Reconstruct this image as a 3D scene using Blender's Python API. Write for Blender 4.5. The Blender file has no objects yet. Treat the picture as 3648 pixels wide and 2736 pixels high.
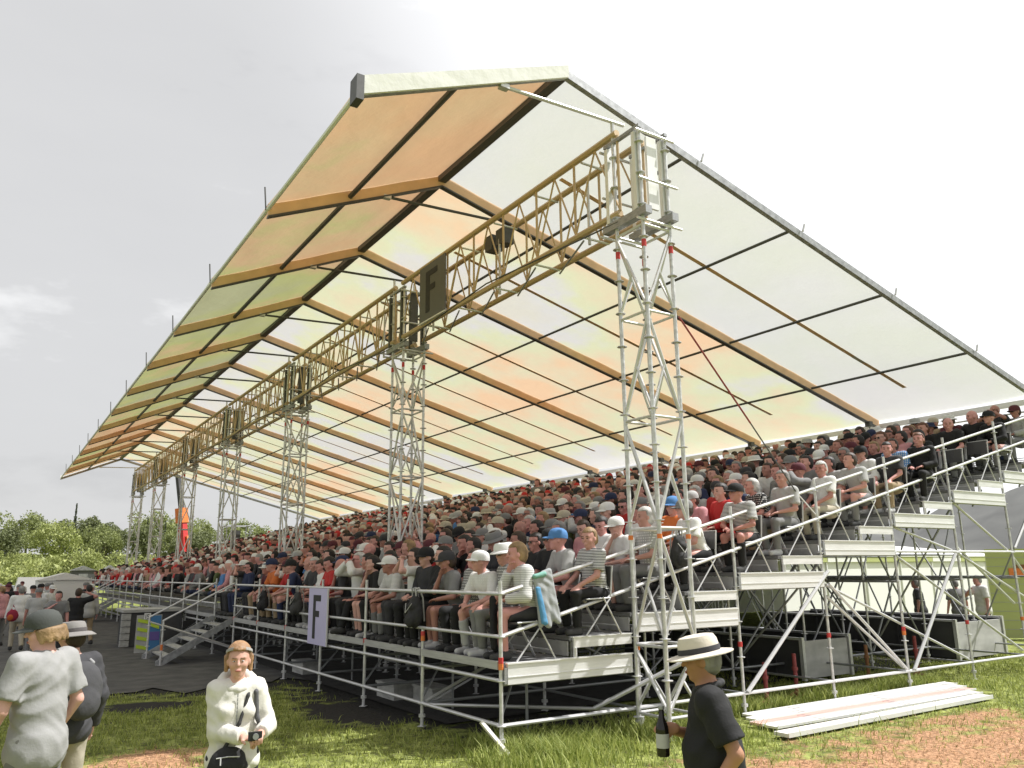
import bpy, bmesh, math, random
import numpy as np
from mathutils import Vector, Matrix, Euler
random.seed(7); np.random.seed(7)
S = bpy.context.scene
C = S.collection
PI = math.pi
R = math.radians

# ------------------------------------------------------------------ camera
cam = bpy.data.objects.new('camera', bpy.data.cameras.new('camera'))
C.objects.link(cam)
Rt = Vector((0.84055464, -0.54159289, -0.01204365)); Up = Vector((-0.11340854, -0.19766292, 0.97368777)); Fw = Vector((0.52972295, 0.81707192, 0.22756774))
M = Matrix((Rt, Up, -Fw)).transposed().to_4x4(); M.translation = (-5.2825, -8.4677, 2.0846)
cam.matrix_world = M
cam.data.sensor_width = 36; cam.data.lens = 27.93
cam.data.clip_start = 0.05; cam.data.clip_end = 3000
S.camera = cam
CAM = Vector((-5.2825, -8.4677, 2.0846))

# ------------------------------------------------------------------ light
SUN_EL = 56; SUNV = Vector((0.90*math.cos(R(SUN_EL)), -0.43*math.cos(R(SUN_EL)), math.sin(R(SUN_EL)))).normalized()
sun = bpy.data.objects.new('sun', bpy.data.lights.new('sun', 'SUN'))
sun.data.energy = 5.0; sun.data.angle = R(0.6); sun.data.color = (1, .975, .95)
sun.rotation_euler = SUNV.to_track_quat('Z', 'Y').to_euler(); C.objects.link(sun)
W = bpy.data.worlds.new('World'); S.world = W; W.use_nodes = True
nt = W.node_tree; nt.nodes.clear(); N = nt.nodes; L = nt.links
def nd(t, **k):
    n = N.new(t)
    for a, b in k.items(): setattr(n, a, b)
    return n
out = nd('ShaderNodeOutputWorld'); bg = nd('ShaderNodeBackground'); bg.inputs[1].default_value = 0.1
sky = nd('ShaderNodeTexSky', sky_type='NISHITA'); sky.sun_disc = False
sky.sun_elevation = R(SUN_EL); sky.sun_rotation = math.atan2(SUNV.x, SUNV.y)
sky.air_density = 1.0; sky.dust_density = 3.0
tc = nd('ShaderNodeTexCoord'); mp = nd('ShaderNodeMapping'); mp.inputs['Scale'].default_value = (1, 1, 2.6)
L.new(tc.outputs['Generated'], mp.inputs[0])
nz = nd('ShaderNodeTexNoise'); nz.inputs['Scale'].default_value = 2.3; nz.inputs['Detail'].default_value = 7; nz.inputs['Roughness'].default_value = .55
L.new(mp.outputs[0], nz.inputs[0])
cr = nd('ShaderNodeValToRGB')
cr.color_ramp.elements[0].position = .60; cr.color_ramp.elements[0].color = (5.9, 5.9, 5.92, 1)
cr.color_ramp.elements[1].position = .70; cr.color_ramp.elements[1].color = (8.6, 8.6, 8.6, 1)
e_ = cr.color_ramp.elements.new(.36); e_.color = (5.0, 5.0, 5.05, 1)
e_ = cr.color_ramp.elements.new(.44); e_.color = (5.75, 5.75, 5.78, 1)
L.new(nz.outputs[0], cr.inputs[0])
# brighter thin cloud round the sun's side of the sky
dp = nd('ShaderNodeVectorMath', operation='DOT_PRODUCT'); L.new(tc.outputs['Generated'], dp.inputs[0])
dp.inputs[1].default_value = tuple(Vector((0.80, -0.05, .60)).normalized())
mr = nd('ShaderNodeMapRange', interpolation_type='SMOOTHERSTEP'); mr.inputs[1].default_value = .38; mr.inputs[2].default_value = .86; mr.inputs[3].default_value = 0; mr.inputs[4].default_value = 1
L.new(dp.outputs['Value'], mr.inputs[0])
gl = nd('ShaderNodeMix', data_type='RGBA'); L.new(mr.outputs[0], gl.inputs[0]); L.new(cr.outputs[0], gl.inputs[6]); gl.inputs[7].default_value = (10.6, 10.6, 10.7, 1)
mx = nd('ShaderNodeMix', data_type='RGBA'); mx.inputs[0].default_value = .93
L.new(sky.outputs[0], mx.inputs[6]); L.new(gl.outputs[2], mx.inputs[7]); L.new(mx.outputs[2], bg.inputs[0]); L.new(bg.outputs[0], out.inputs[0])
S.view_settings.view_transform = 'Standard'; S.view_settings.look = 'None'; S.view_settings.exposure = 0.35; S.view_settings.gamma = 1
S.view_settings.use_curve_mapping = False

# ------------------------------------------------------------------ materials
def mat(name, col, rough=.7, metal=0, noise=0, nscale=8, bump=0, bscale=40, col2=None, thr=(.35, .65), spec=.5, coords='Object', trans=0):
    m = bpy.data.materials.new(name); m.use_nodes = True
    t = m.node_tree; b = t.nodes['Principled BSDF']
    b.inputs['Roughness'].default_value = rough; b.inputs['Metallic'].default_value = metal
    b.inputs['Specular IOR Level'].default_value = spec
    tcn = t.nodes.new('ShaderNodeTexCoord')
    if col == 'OBJ':
        oi = t.nodes.new('ShaderNodeObjectInfo'); src = oi.outputs['Color']
    else:
        rgb = t.nodes.new('ShaderNodeRGB'); rgb.outputs[0].default_value = (*col, 1); src = rgb.outputs[0]
    if noise or col2:
        n = t.nodes.new('ShaderNodeTexNoise'); n.inputs['Scale'].default_value = nscale; n.inputs['Detail'].default_value = 6
        t.links.new(tcn.outputs[coords], n.inputs[0])
        mrn = t.nodes.new('ShaderNodeMapRange'); mrn.inputs[1].default_value = thr[0]; mrn.inputs[2].default_value = thr[1]
        t.links.new(n.outputs[0], mrn.inputs[0])
        mi = t.nodes.new('ShaderNodeMix'); mi.data_type = 'RGBA'
        t.links.new(mrn.outputs[0], mi.inputs[0]); t.links.new(src, mi.inputs[6])
        if col2: mi.inputs[7].default_value = (*col2, 1)
        else:
            mu = t.nodes.new('ShaderNodeMix'); mu.data_type = 'RGBA'; mu.blend_type = 'MULTIPLY'; mu.inputs[0].default_value = 1
            t.links.new(src, mu.inputs[6]); v = 1-noise; mu.inputs[7].default_value = (v, v, v, 1); t.links.new(mu.outputs[2], mi.inputs[7])
        src = mi.outputs[2]
    t.links.new(src, b.inputs['Base Color'])
    if bump:
        n2 = t.nodes.new('ShaderNodeTexNoise'); n2.inputs['Scale'].default_value = bscale; n2.inputs['Detail'].default_value = 4
        t.links.new(tcn.outputs[coords], n2.inputs[0])
        bp = t.nodes.new('ShaderNodeBump'); bp.inputs['Strength'].default_value = bump; bp.inputs['Distance'].default_value = .02
        t.links.new(n2.outputs[0], bp.inputs['Height']); t.links.new(bp.outputs[0], b.inputs['Normal'])
    return m

steel = mat('galvanised_steel', (.74, .74, .74), .40, .45, .3, 14, coords='Object')
steel_d = mat('worn_steel', (.40, .41, .42), .5, .5, .35, 10)
alu = mat('aluminium_board', (.82, .82, .82), .5, .15, .15, 3, bump=.1, bscale=30)
gird = mat('girder_aluminium', (.60, .44, .26), .5, .2, .2, 3)  # tan base colour carries the light tinted by the canopy
alu_h = mat('head_channel', (.80, .80, .79), .45, .2, .1, 4)
alu_w = mat('white_aluminium', (.80, .80, .79), .45, .1, .1, 4)
beam = mat('warm_lit_beam', (.76, .50, .30), .55, .0, .15, 3)  # warm light through the roof fabric is put into this colour
dark_beam = mat('dark_beam', (.10, .10, .10), .5, .3, .2, 4)
deck_m = mat('deck_plate', (.22, .22, .22), .8, 0, .4, 5, bump=.3)
deck_side = mat('deck_edge', (.46, .46, .45), .6, .1, .2, 5)
red_p = mat('red_paint', (.62, .05, .05), .5, 0, .2, 6)
orange_p = mat('orange_paint', (.80, .22, .05), .5, 0, .2, 6)
rust_red = mat('red_oxide_steel', (.34, .07, .07), .7, 0, .4, 12)
rust_br = mat('brown_rust', (.30, .14, .06), .8, 0, .4, 12)
black = mat('black_matte', (.015, .015, .016), .6)
white_p = mat('white_paint', (.80, .80, .80), .55, 0, .08, 3)
sign_w = mat('sign_board', (.58, .54, .80), .5, 0, .08, 2)
sign_d = mat('dark_sign_board', (.12, .12, .125), .6)
white_t = mat('white_tent', (.82, .82, .80), .8, 0, .06, 1, bump=.2, bscale=2)
grey_t = mat('grey_tent', (.13, .13, .13), .8, 0, .15, .6, bump=.3, bscale=1.5)
grey_box = mat('grey_container', (.07, .07, .072), .7, 0, .35, 2, bump=.2, bscale=6)
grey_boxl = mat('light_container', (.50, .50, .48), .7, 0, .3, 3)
plank_m = mat('plank', (.78, .75, .70), .6, .1, .2, 4)
plank_r = mat('red_edged_plank', (.70, .42, .36), .6, 0, .3, 4)
lime = mat('lime_panel', (.46, .50, .20), .6, 0, .1, 1)
blue_m = mat('blue_sign', (.06, .20, .42), .5)
lime_s = mat('lime_sign', (.50, .66, .05), .5)
violet = mat('violet_sign', (.14, .10, .34), .5)
bark = mat('bark', (.10, .075, .055), .9, 0, .3, 4)
chair_m = mat('chair_plastic', (.07, .07, .075), .5)
chair_l = mat('chair_frame', (.62, .62, .62), .4, .4)
glass_b = mat('bottle_glass', (.012, .010, .008), .08, 0)
ground_d = None

def obj_mat(name, rough=.85, pattern=None, bump=.12, bscale=55, nz_=.10):
    m = mat(name, 'OBJ', rough, 0, nz_, 9, bump=bump, bscale=bscale)
    if pattern:
        t = m.node_tree; b = t.nodes['Principled BSDF']
        l = b.inputs['Base Color'].links[0]; src = l.from_socket; t.links.remove(l)
        tcn = [n for n in t.nodes if n.type == 'TEX_COORD'][0]
        mi = t.nodes.new('ShaderNodeMix'); mi.data_type = 'RGBA'; t.links.new(src, mi.inputs[6]); mi.inputs[7].default_value = (.75, .75, .73, 1)
        if pattern == 'stripe':
            w = t.nodes.new('ShaderNodeTexWave'); w.bands_direction = 'Z'; w.inputs['Scale'].default_value = 16; w.inputs['Distortion'].default_value = .6
            t.links.new(tcn.outputs['Object'], w.inputs[0]); f = w.outputs['Fac']
        else:
            w = t.nodes.new('ShaderNodeTexWave'); w.bands_direction = 'Z'; w.inputs['Scale'].default_value = 9
            w2 = t.nodes.new('ShaderNodeTexWave'); w2.bands_direction = 'Y'; w2.inputs['Scale'].default_value = 9
            t.links.new(tcn.outputs['Object'], w.inputs[0]); t.links.new(tcn.outputs['Object'], w2.inputs[0])
            mm = t.nodes.new('ShaderNodeMath'); mm.operation = 'MULTIPLY'; t.links.new(w.outputs['Fac'], mm.inputs[0]); t.links.new(w2.outputs['Fac'], mm.inputs[1]); f = mm.outputs[0]
        mr_ = t.nodes.new('ShaderNodeMapRange'); mr_.inputs[1].default_value = .42; mr_.inputs[2].default_value = .58; t.links.new(f, mr_.inputs[0])
        t.links.new(mr_.outputs[0], mi.inputs[0]); t.links.new(mi.outputs[2], b.inputs['Base Color'])
    return m
cloth = obj_mat('cloth'); cloth_s = obj_mat('striped_cloth', pattern='stripe'); cloth_c = obj_mat('checked_cloth', pattern='check')
skin = obj_mat('skin', .55, bump=.05, nz_=.12); hair_m = obj_mat('hair', .6, bump=.45, bscale=38, nz_=.5)
eye_m = mat('eye_dark', (.02, .015, .012), .3)

# translucent roof fabric: coated cloth whose tint wanders with position noise
def fabric(name, dcol, tints, scale=.16):
    m = bpy.data.materials.new(name); m.use_nodes = True; t = m.node_tree; t.nodes.clear()
    o = t.nodes.new('ShaderNodeOutputMaterial'); d = t.nodes.new('ShaderNodeBsdfDiffuse'); tr = t.nodes.new('ShaderNodeBsdfTranslucent'); a = t.nodes.new('ShaderNodeAddShader')
    ge = t.nodes.new('ShaderNodeNewGeometry'); n = t.nodes.new('ShaderNodeTexNoise'); n.inputs['Scale'].default_value = scale; n.inputs['Detail'].default_value = 6; n.inputs['Roughness'].default_value = .6
    t.links.new(ge.outputs['Position'], n.inputs[0])
    r = t.nodes.new('ShaderNodeValToRGB'); k = len(tints)
    while len(r.color_ramp.elements) < k: r.color_ramp.elements.new(.5)
    for i, c in enumerate(tints): r.color_ramp.elements[i].position = .36+.28*i/max(1, k-1); r.color_ramp.elements[i].color = (*c, 1)
    t.links.new(n.outputs[0], r.inputs[0]); t.links.new(r.outputs[0], tr.inputs[0]); d.inputs[0].default_value = (*dcol, 1)
    n2 = t.nodes.new('ShaderNodeTexNoise'); n2.inputs['Scale'].default_value = 1.6; n2.inputs['Detail'].default_value = 5; t.links.new(ge.outputs['Position'], n2.inputs[0])
    b = t.nodes.new('ShaderNodeBump'); b.inputs['Strength'].default_value = .5; b.inputs['Distance'].default_value = .08; t.links.new(n2.outputs[0], b.inputs['Height']); t.links.new(b.outputs[0], d.inputs['Normal']); t.links.new(b.outputs[0], tr.inputs['Normal'])
    t.links.new(d.outputs[0], a.inputs[0]); t.links.new(tr.outputs[0], a.inputs[1]); t.links.new(a.outputs[0], o.inputs[0])
    return m
tarp0 = fabric('near_roof_fabric', (.38, .38, .37), [(.245, .25, .25), (.24, .25, .23), (.25, .25, .25)])  # neutral tint for the near bay
tarp = fabric('roof_fabric', (.38, .37, .34), [(.31, .215, .14), (.28, .24, .17), (.255, .265, .18), (.25, .25, .25), (.255, .25, .225)])
tarp_f = fabric('shaded_front_fabric', (.36, .30, .22), [(.29, .175, .10), (.27, .19, .11), (.20, .215, .09), (.19, .20, .12)])  # darker, browner tints paint in the front slope's weaker light
tarp_w = fabric('white_fabric', (.78, .78, .76), [(.10, .10, .10)]*2)

# ------------------------------------------------------------------ object helpers
def tag(o, label=None, cat=None, group=None, kind=None):
    if label: o['label'] = label
    if cat: o['category'] = cat
    if group: o['group'] = group
    if kind: o['kind'] = kind
    return o
def thing(name, label, cat, loc=(0, 0, 0), rz=0, group=None):
    o = bpy.data.objects.new(name, None); C.objects.link(o); o.empty_display_size = .1
    o.location = loc; o.rotation_euler = (0, 0, rz)
    return tag(o, label, cat, group)
def link(name, me, parent=None, m=None, color=None):
    o = bpy.data.objects.new(name, me); C.objects.link(o)
    if parent: o.parent = parent
    if m and not me.materials: me.materials.append(m)
    if color: o.color = (*color, 1)
    return o
def mesh_from(verts, faces, m=None, smooth=False, name='m'):
    me = bpy.data.meshes.new(name); me.from_pydata([tuple(v) for v in verts], [], [tuple(f) for f in faces]); me.update()
    if m: me.materials.append(m)
    if smooth: me.polygons.foreach_set('use_smooth', [True]*len(me.polygons))
    return me
class MB:
    def __init__(s): s.v = []; s.f = []
    def box(s, a, b):
        n = len(s.v); (x0, y0, z0), (x1, y1, z1) = a, b
        s.v += [(x0,y0,z0),(x1,y0,z0),(x1,y1,z0),(x0,y1,z0),(x0,y0,z1),(x1,y0,z1),(x1,y1,z1),(x0,y1,z1)]
        s.f += [tuple(n+i for i in f) for f in ((0,3,2,1),(4,5,6,7),(0,1,5,4),(1,2,6,5),(2,3,7,6),(3,0,4,7))]; return s
    def tube(s, a, b, r, n=8, r2=None):
        a = Vector(a); b = Vector(b); r2 = r if r2 is None else r2
        q = (b-a).to_track_quat('Z', 'Y'); k = len(s.v)
        for p, rr in ((a, r), (b, r2)):
            for i in range(n):
                t = 2*PI*i/n; s.v.append(tuple(p + q @ Vector((rr*math.cos(t), rr*math.sin(t), 0))))
        for i in range(n): s.f.append((k+i, k+(i+1) % n, k+n+(i+1) % n, k+n+i))
        s.f.append(tuple(k+i for i in reversed(range(n)))); s.f.append(tuple(k+n+i for i in range(n))); return s
    def path(s, pts, r, n=6):
        for p, q in zip(pts, pts[1:]): s.tube(p, q, r, n)
        return s
    def lathe(s, prof, n=20, sx=1, sy=1):
        k = len(s.v)
        for r_, z in prof:
            for i in range(n): t = 2*PI*i/n; s.v.append((r_*math.cos(t)*sx, r_*math.sin(t)*sy, z))
        for j in range(len(prof)-1):
            for i in range(n): s.f.append((k+j*n+i, k+j*n+(i+1) % n, k+(j+1)*n+(i+1) % n, k+(j+1)*n+i))
        return s
    def prism(s, poly, axis, a, b):
        # poly in the other two axes (order kept), extruded along axis from a to b
        k = len(s.v); n = len(poly)
        for c in (a, b):
            for p in poly:
                q = list(p); q.insert(axis, c); s.v.append(tuple(q))
        s.f.append(tuple(k+i for i in range(n))); s.f.append(tuple(k+n+i for i in reversed(range(n))))
        for i in range(n): s.f.append((k+i, k+n+i, k+n+(i+1) % n, k+(i+1) % n))
        return s
    def mesh(s, m=None, smooth=False):
        me = mesh_from(s.v, s.f, m); bm = bmesh.new(); bm.from_mesh(me); bmesh.ops.recalc_face_normals(bm, faces=bm.faces); bm.to_mesh(me); bm.free()
        if smooth:
            me.polygons.foreach_set('use_smooth', [True]*len(me.polygons))
            try: me.set_sharp_from_angle(angle=R(40))
            except Exception: pass
        return me
    def obj(s, name, m, parent=None, smooth=False): return link(name, s.mesh(m, smooth), parent)
_cyl = {}
def cyl_mesh(m, n=8):
    k = (m.name, n)
    if k not in _cyl: _cyl[k] = MB().tube((0, 0, 0), (0, 0, 1), 1, n).mesh(m, True)
    return _cyl[k]
def bar(name, a, b, r, m, parent=None, n=8):
    a = Vector(a); b = Vector(b); o = link(name, cyl_mesh(m, n), parent); d = b-a
    o.matrix_local = Matrix.Translation(a) @ d.to_track_quat('Z', 'Y').to_matrix().to_4x4() @ Matrix.Diagonal((r, r, d.length, 1))
    return o
_box = {}
def bx(name, a, b, m, parent=None):
    if m.name not in _box: _box[m.name] = MB().box((0, 0, 0), (1, 1, 1)).mesh(m)
    o = link(name, _box[m.name], parent); o.location = a; o.scale = [b[i]-a[i] for i in range(3)]; return o
_post = {}
def post(name, x, y, z0, z1, m, parent, r=.024, first=.3):
    key = (m.name, round(z1-z0, 2), round(first, 2), r)
    if key not in _post:
        mb = MB().tube((0, 0, 0), (0, 0, z1-z0), r, 10)
        z = first
        while z < z1-z0-.02:
            mb.tube((0, 0, z-.005), (0, 0, z+.005), r*2.5, 10); z += .5
        mb.tube((0, 0, .0), (0, 0, .008), r*3, 4); mb.tube((0, 0, .12), (0, 0, .16), r*2, 8)
        _post[key] = mb.mesh(m, True)
    o = link(name, _post[key], parent); o.location = (x, y, z0); return o
def ordw(n):
    w = ['zeroth','first','second','third','fourth','fifth','sixth','seventh','eighth','ninth','tenth','eleventh','twelfth','thirteenth','fourteenth','fifteenth','sixteenth','seventeenth','eighteenth','nineteenth','twentieth']
    if n <= 20: return w[n]
    tens = ['', '', 'twenty', 'thirty', 'forty', 'fifty', 'sixty'][n//10]
    return tens+'-'+w[n % 10] if n % 10 else tens[:-1]+'ieth'

# ------------------------------------------------------------------ ground
def gz(x, y):      # gentle swell of the field, zero near the stand
    return 0.0
hill_f = lambda x, y: max(0.0, (y-75))*0.045 if y < 140 else 65*.045
gm = bpy.data.materials.new('meadow'); gm.use_nodes = True
t = gm.node_tree; b = t.nodes['Principled BSDF']; b.inputs['Roughness'].default_value = .95; b.inputs['Specular IOR Level'].default_value = .1
ge = t.nodes.new('ShaderNodeNewGeometry')
def tn(scale, detail=6):
    n = t.nodes.new('ShaderNodeTexNoise'); n.inputs['Scale'].default_value = scale; n.inputs['Detail'].default_value = detail; t.links.new(ge.outputs['Position'], n.inputs[0]); return n.outputs[0]
def tmix(f, a, b_):
    n = t.nodes.new('ShaderNodeMix'); n.data_type = 'RGBA'
    if hasattr(f, 'node'): t.links.new(f, n.inputs[0])
    else: n.inputs[0].default_value = f
    for i, c in ((6, a), (7, b_)):
        if hasattr(c, 'node'): t.links.new(c, n.inputs[i])
        else: n.inputs[i].default_value = (*c, 1)
    return n.outputs[2]
def tramp(f, a, b_):
    n = t.nodes.new('ShaderNodeMapRange'); n.inputs[1].default_value = a; n.inputs[2].default_value = b_; t.links.new(f, n.inputs[0]); return n.outputs[0]
g1 = tmix(tramp(tn(3.2), .38, .62), (.12, .145, .032), (.33, .37, .11))
g1 = tmix(tramp(tn(14), .5, .7), g1, (.075, .07, .045))
dirt = tmix(tramp(tn(22), .4, .62), (.50, .29, .17), (.24, .14, .08))
# dry trampled patches, drawn as worn areas with noisy borders
sx = t.nodes.new('ShaderNodeSeparateXYZ'); t.links.new(ge.outputs['Position'], sx.inputs[0])
def mth(op, a, b_=None, c=None):
    n = t.nodes.new('ShaderNodeMath'); n.operation = op
    for i, v in enumerate((a, b_, c)):
        if v is None: continue
        if hasattr(v, 'node'): t.links.new(v, n.inputs[i])
        else: n.inputs[i].default_value = v
    return n.outputs[0]
def blob(cx, cy, rx_, ry_):
    dx = mth('DIVIDE', mth('SUBTRACT', sx.outputs[0], cx), rx_); dy = mth('DIVIDE', mth('SUBTRACT', sx.outputs[1], cy), ry_)
    return mth('SUBTRACT', 1.0, mth('ADD', mth('MULTIPLY', dx, dx), mth('MULTIPLY', dy, dy)))
DIRT = [(4.6, -3.3, 3.8, 1.85), (1.3, -2.4, 2.0, .9), (6.6, -1.9, 1.2, .35), (-3.4, 2.1, .9, .75), (7.6, -3.0, 2.0, .8), (-6, 0, 2.2, 1.6)]
m_ = None
for d_ in DIRT:
    q = blob(*d_); m_ = q if m_ is None else mth('MAXIMUM', m_, q)
m_ = mth('ADD', m_, mth('MULTIPLY', mth('SUBTRACT', tn(2.6), .5), 3.4))
dm = tramp(m_, .1, .7)
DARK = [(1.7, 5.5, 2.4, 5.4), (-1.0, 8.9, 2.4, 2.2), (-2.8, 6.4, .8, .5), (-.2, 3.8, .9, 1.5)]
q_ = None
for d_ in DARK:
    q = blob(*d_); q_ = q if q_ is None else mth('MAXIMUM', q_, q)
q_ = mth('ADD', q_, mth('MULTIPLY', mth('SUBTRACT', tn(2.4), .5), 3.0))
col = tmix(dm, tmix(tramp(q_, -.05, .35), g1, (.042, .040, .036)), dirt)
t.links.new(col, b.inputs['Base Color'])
bp = t.nodes.new('ShaderNodeBump'); bp.inputs['Strength'].default_value = .9; bp.inputs['Distance'].default_value = .06; t.links.new(tn(16), bp.inputs['Height']); t.links.new(bp.outputs[0], b.inputs['Normal'])
def grid_mesh(xs, ys, zf, m):
    v = [(x, y, zf(x, y)) for y in ys for x in xs]; nx = len(xs)
    f = [(j*nx+i, j*nx+i+1, (j+1)*nx+i+1, (j+1)*nx+i) for j in range(len(ys)-1) for i in range(nx-1)]
    return mesh_from(v, f, m, True)
xs = [-700, -300, -120] + list(np.linspace(-60, 60, 61)) + [120, 300, 700]
ys = [-300, -60, -20] + list(np.linspace(-10, 70, 60)) + list(np.linspace(75, 160, 20)) + [300, 800, 1600]
def zf(x, y):
    h = 0
    if y > 72: h = min((y-72)*.075, 5.5) * (1 if x < 20 else max(0, 1-(x-20)/60))
    return h + (0.018*math.sin(x*2.1)*math.sin(y*1.7) - .018 if abs(y) < 60 else 0)
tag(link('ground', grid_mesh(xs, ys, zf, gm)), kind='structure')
gravel = mat('dark_gravel', (.055, .055, .055), .95, 0, .5, 3, bump=.6, bscale=14, coords='Object')
gx = []
vv = []; ff = []; nxp = 40; nyp = 40
for j in range(nyp):
    y = 8.0+1.45*j
    for i in range(nxp):
        u = i/(nxp-1); x0_ = -13-1.5*math.sin(j*.4); x_ = x0_+(.34-x0_)*u
        yj = y + (.55*math.sin(i*1.3)*math.sin(i*.41+1)+.28*math.sin(i*3.7) if j == 0 else 0)
        vv.append((x_, yj, .006))
for j in range(nyp-1):
    for i in range(nxp-1): a = j*nxp+i; ff.append((a, a+1, a+nxp+1, a+nxp))
gravel = mat('dark_gravel', (.055, .054, .051), .95, 0, .5, 2.2, bump=.8, bscale=11, col2=(.10, .097, .09), coords='Object')
tag(link('gravel_path', mesh_from(vv, ff, gravel)), kind='structure')
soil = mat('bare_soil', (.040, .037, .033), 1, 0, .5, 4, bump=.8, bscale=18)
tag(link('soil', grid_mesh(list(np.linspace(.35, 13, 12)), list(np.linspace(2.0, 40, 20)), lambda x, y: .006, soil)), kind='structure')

# grass blades: short turf over the near field, long tufts round the corner of the stand
def rnd(n, a, b): return np.random.uniform(a, b, n)
def in_dirt(x, y):
    v = np.full(x.shape, -9.0)
    for cx, cy, rx_, ry_ in DIRT: v = np.maximum(v, 1-((x-cx)/rx_)**2-((y-cy)/ry_)**2)
    return v
def blades(name, x, y, h, w, lean, m, lay=0):
    n = len(x); a = rnd(n, 0, 2*PI); dx, dy = np.cos(a), np.sin(a); la = rnd(n, 0, 2*PI); lx, ly = np.cos(la)*lean*h, np.sin(la)*lean*h
    V = np.zeros((n, 5, 3))
    z0 = -.02
    V[:, 0] = np.stack([x-dx*w, y-dy*w, np.full(n, z0)], 1); V[:, 1] = np.stack([x+dx*w, y+dy*w, np.full(n, z0)], 1)
    V[:, 2] = np.stack([x+dx*w*.7+lx*.4, y+dy*w*.7+ly*.4, h*.6], 1); V[:, 3] = np.stack([x-dx*w*.7+lx*.4, y-dy*w*.7+ly*.4, h*.6], 1)
    V[:, 4] = np.stack([x+lx*1.2, y+ly*1.2, h], 1)
    me = bpy.data.meshes.new(name); me.vertices.add(n*5); me.vertices.foreach_set('co', V.reshape(-1))
    base = (np.arange(n)*5)[:, None]
    loops = np.concatenate([base+np.array([0, 1, 2, 3]), base+np.array([3, 2, 4])], 1).reshape(-1)
    me.loops.add(n*7); me.loops.foreach_set('vertex_index', loops.astype(np.int32))
    st = (np.arange(n)[:, None]*7+np.array([0, 4])).reshape(-1); me.polygons.add(n*2); me.polygons.foreach_set('loop_start', st.astype(np.int32))
    me.update(calc_edges=True); me.validate(); me.materials.append(m)
    return link(name, me)
def gmat(name, c1, c2):
    m = bpy.data.materials.new(name); m.use_nodes = True; t = m.node_tree; b = t.nodes['Principled BSDF']; b.inputs['Roughness'].default_value = .6
    ge = t.nodes.new('ShaderNodeNewGeometry'); mi = t.nodes.new('ShaderNodeMix'); mi.data_type = 'RGBA'; t.links.new(ge.outputs['Random Per Island'], mi.inputs[0])
    mi.inputs[6].default_value = (*c1, 1); mi.inputs[7].default_value = (*c2, 1); t.links.new(mi.outputs[2], b.inputs['Base Color'])
    tr = t.nodes.new('ShaderNodeBsdfTranslucent'); t.links.new(mi.outputs[2], tr.inputs[0]); ms = t.nodes.new('ShaderNodeMixShader'); ms.inputs[0].default_value = .35
    t.links.new(b.outputs[0], ms.inputs[1]); t.links.new(tr.outputs[0], ms.inputs[2]); t.links.new(ms.outputs[0], t.nodes['Material Output'].inputs[0]); return m
grass_m = gmat('grass_blade', (.14, .18, .03), (.46, .50, .13)); grass_l = gmat('long_grass', (.14, .20, .025), (.50, .54, .16)); straw_m = gmat('straw', (.28, .17, .08), (.62, .42, .23))
n = 130000
x = rnd(n, -8, 16); y = rnd(n, -5, 10) ; k = (in_dirt(x, y)+np.random.normal(0, .5, n) < .2) & ~((x > .2) & (y > 1.2) & (x < 6)) & ~((x > .6) & (y > .3) & (x < 5.5)) & ~((x > 3.3) & (x < 9.4) & (y < -.05) & (y > -1.02)) & ~((x > 3.2) & (x < 8.4) & (y < -1.1) & (y > -1.45)); x, y = x[k], y[k]
DK = [(1.7, 5.5, 2.4, 5.4), (-1.0, 8.9, 2.4, 2.2), (-2.8, 6.4, .8, .5), (-.2, 3.8, .9, 1.5)]
v_ = np.full(x.shape, -9.0)
for cx, cy, rx_, ry_ in DK: v_ = np.maximum(v_, 1-((x-cx)/rx_)**2-((y-cy)/ry_)**2)
k = (v_+np.random.normal(0, .25, len(x)) < .05) & ~((x < -.4) & (y > 8.3)); x, y = x[k], y[k]
tag(blades('grass', x, y, rnd(len(x), .02, .07), .006, 1.0, grass_m), 'short trampled green turf in front of the grandstand', 'grass', kind='stuff')
n = 34000
x = rnd(n, -.5, 9.5); y = -.0 + np.random.normal(0, .45, n) - .25; cl = np.sin(x*3.1)+np.sin(x*7.7+y*4)+np.random.normal(0, .7, n) > .0; cl &= ~((x > 3.3) & (x < 9.4) & (y < -.02) & (y > -1.45)); x, y = x[cl], y[cl]
tag(blades('tall_grass', x, y, rnd(len(x), .06, .24), .006, .6, grass_l), 'long bright grass growing along the foot of the stand side', 'grass', kind='stuff')
n = 40000
x = rnd(n, -7, 11); y = rnd(n, -5, 3.5); k = in_dirt(x, y)+np.random.normal(0, .35, n) > .15; x, y = x[k], y[k]
tag(blades('straw', x, y, rnd(len(x), .006, .03), .004, 3.2, straw_m), 'dry brown straw and dead grass on the worn patches', 'straw', kind='stuff')

# ================================================================== GRANDSTAND
P = 2.07; NX = 8; NY = 23; YL = NY*P
gs = thing('grandstand', 'long tiered grandstand on galvanised scaffolding with grey deck boards and side rails', 'grandstand')
GR = 'grandstand'
for k in range(NY+1):
    y = k*P
    for j in range(NX):
        if j == 0: top = 1.0 if k in (0, 6) else .83
        x = j*P
        if j == 0: z1 = 1.95 if not (k == 1) else 1.28
        elif k == 0: z1 = 1.95+.516*j if j != 1 else 2.5
        else: z1 = .9+.5*j
        if k > 8 and 0 < j < 7 and k % 3: continue
        if k > 5 and j in (2, 3, 5, 6): continue
        xx = x if not (j == 1 and k == 0) else x+.13
        post('post', xx, y if not (j == 1 and k == 0) else .05, 0, z1, steel, gs)
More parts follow.
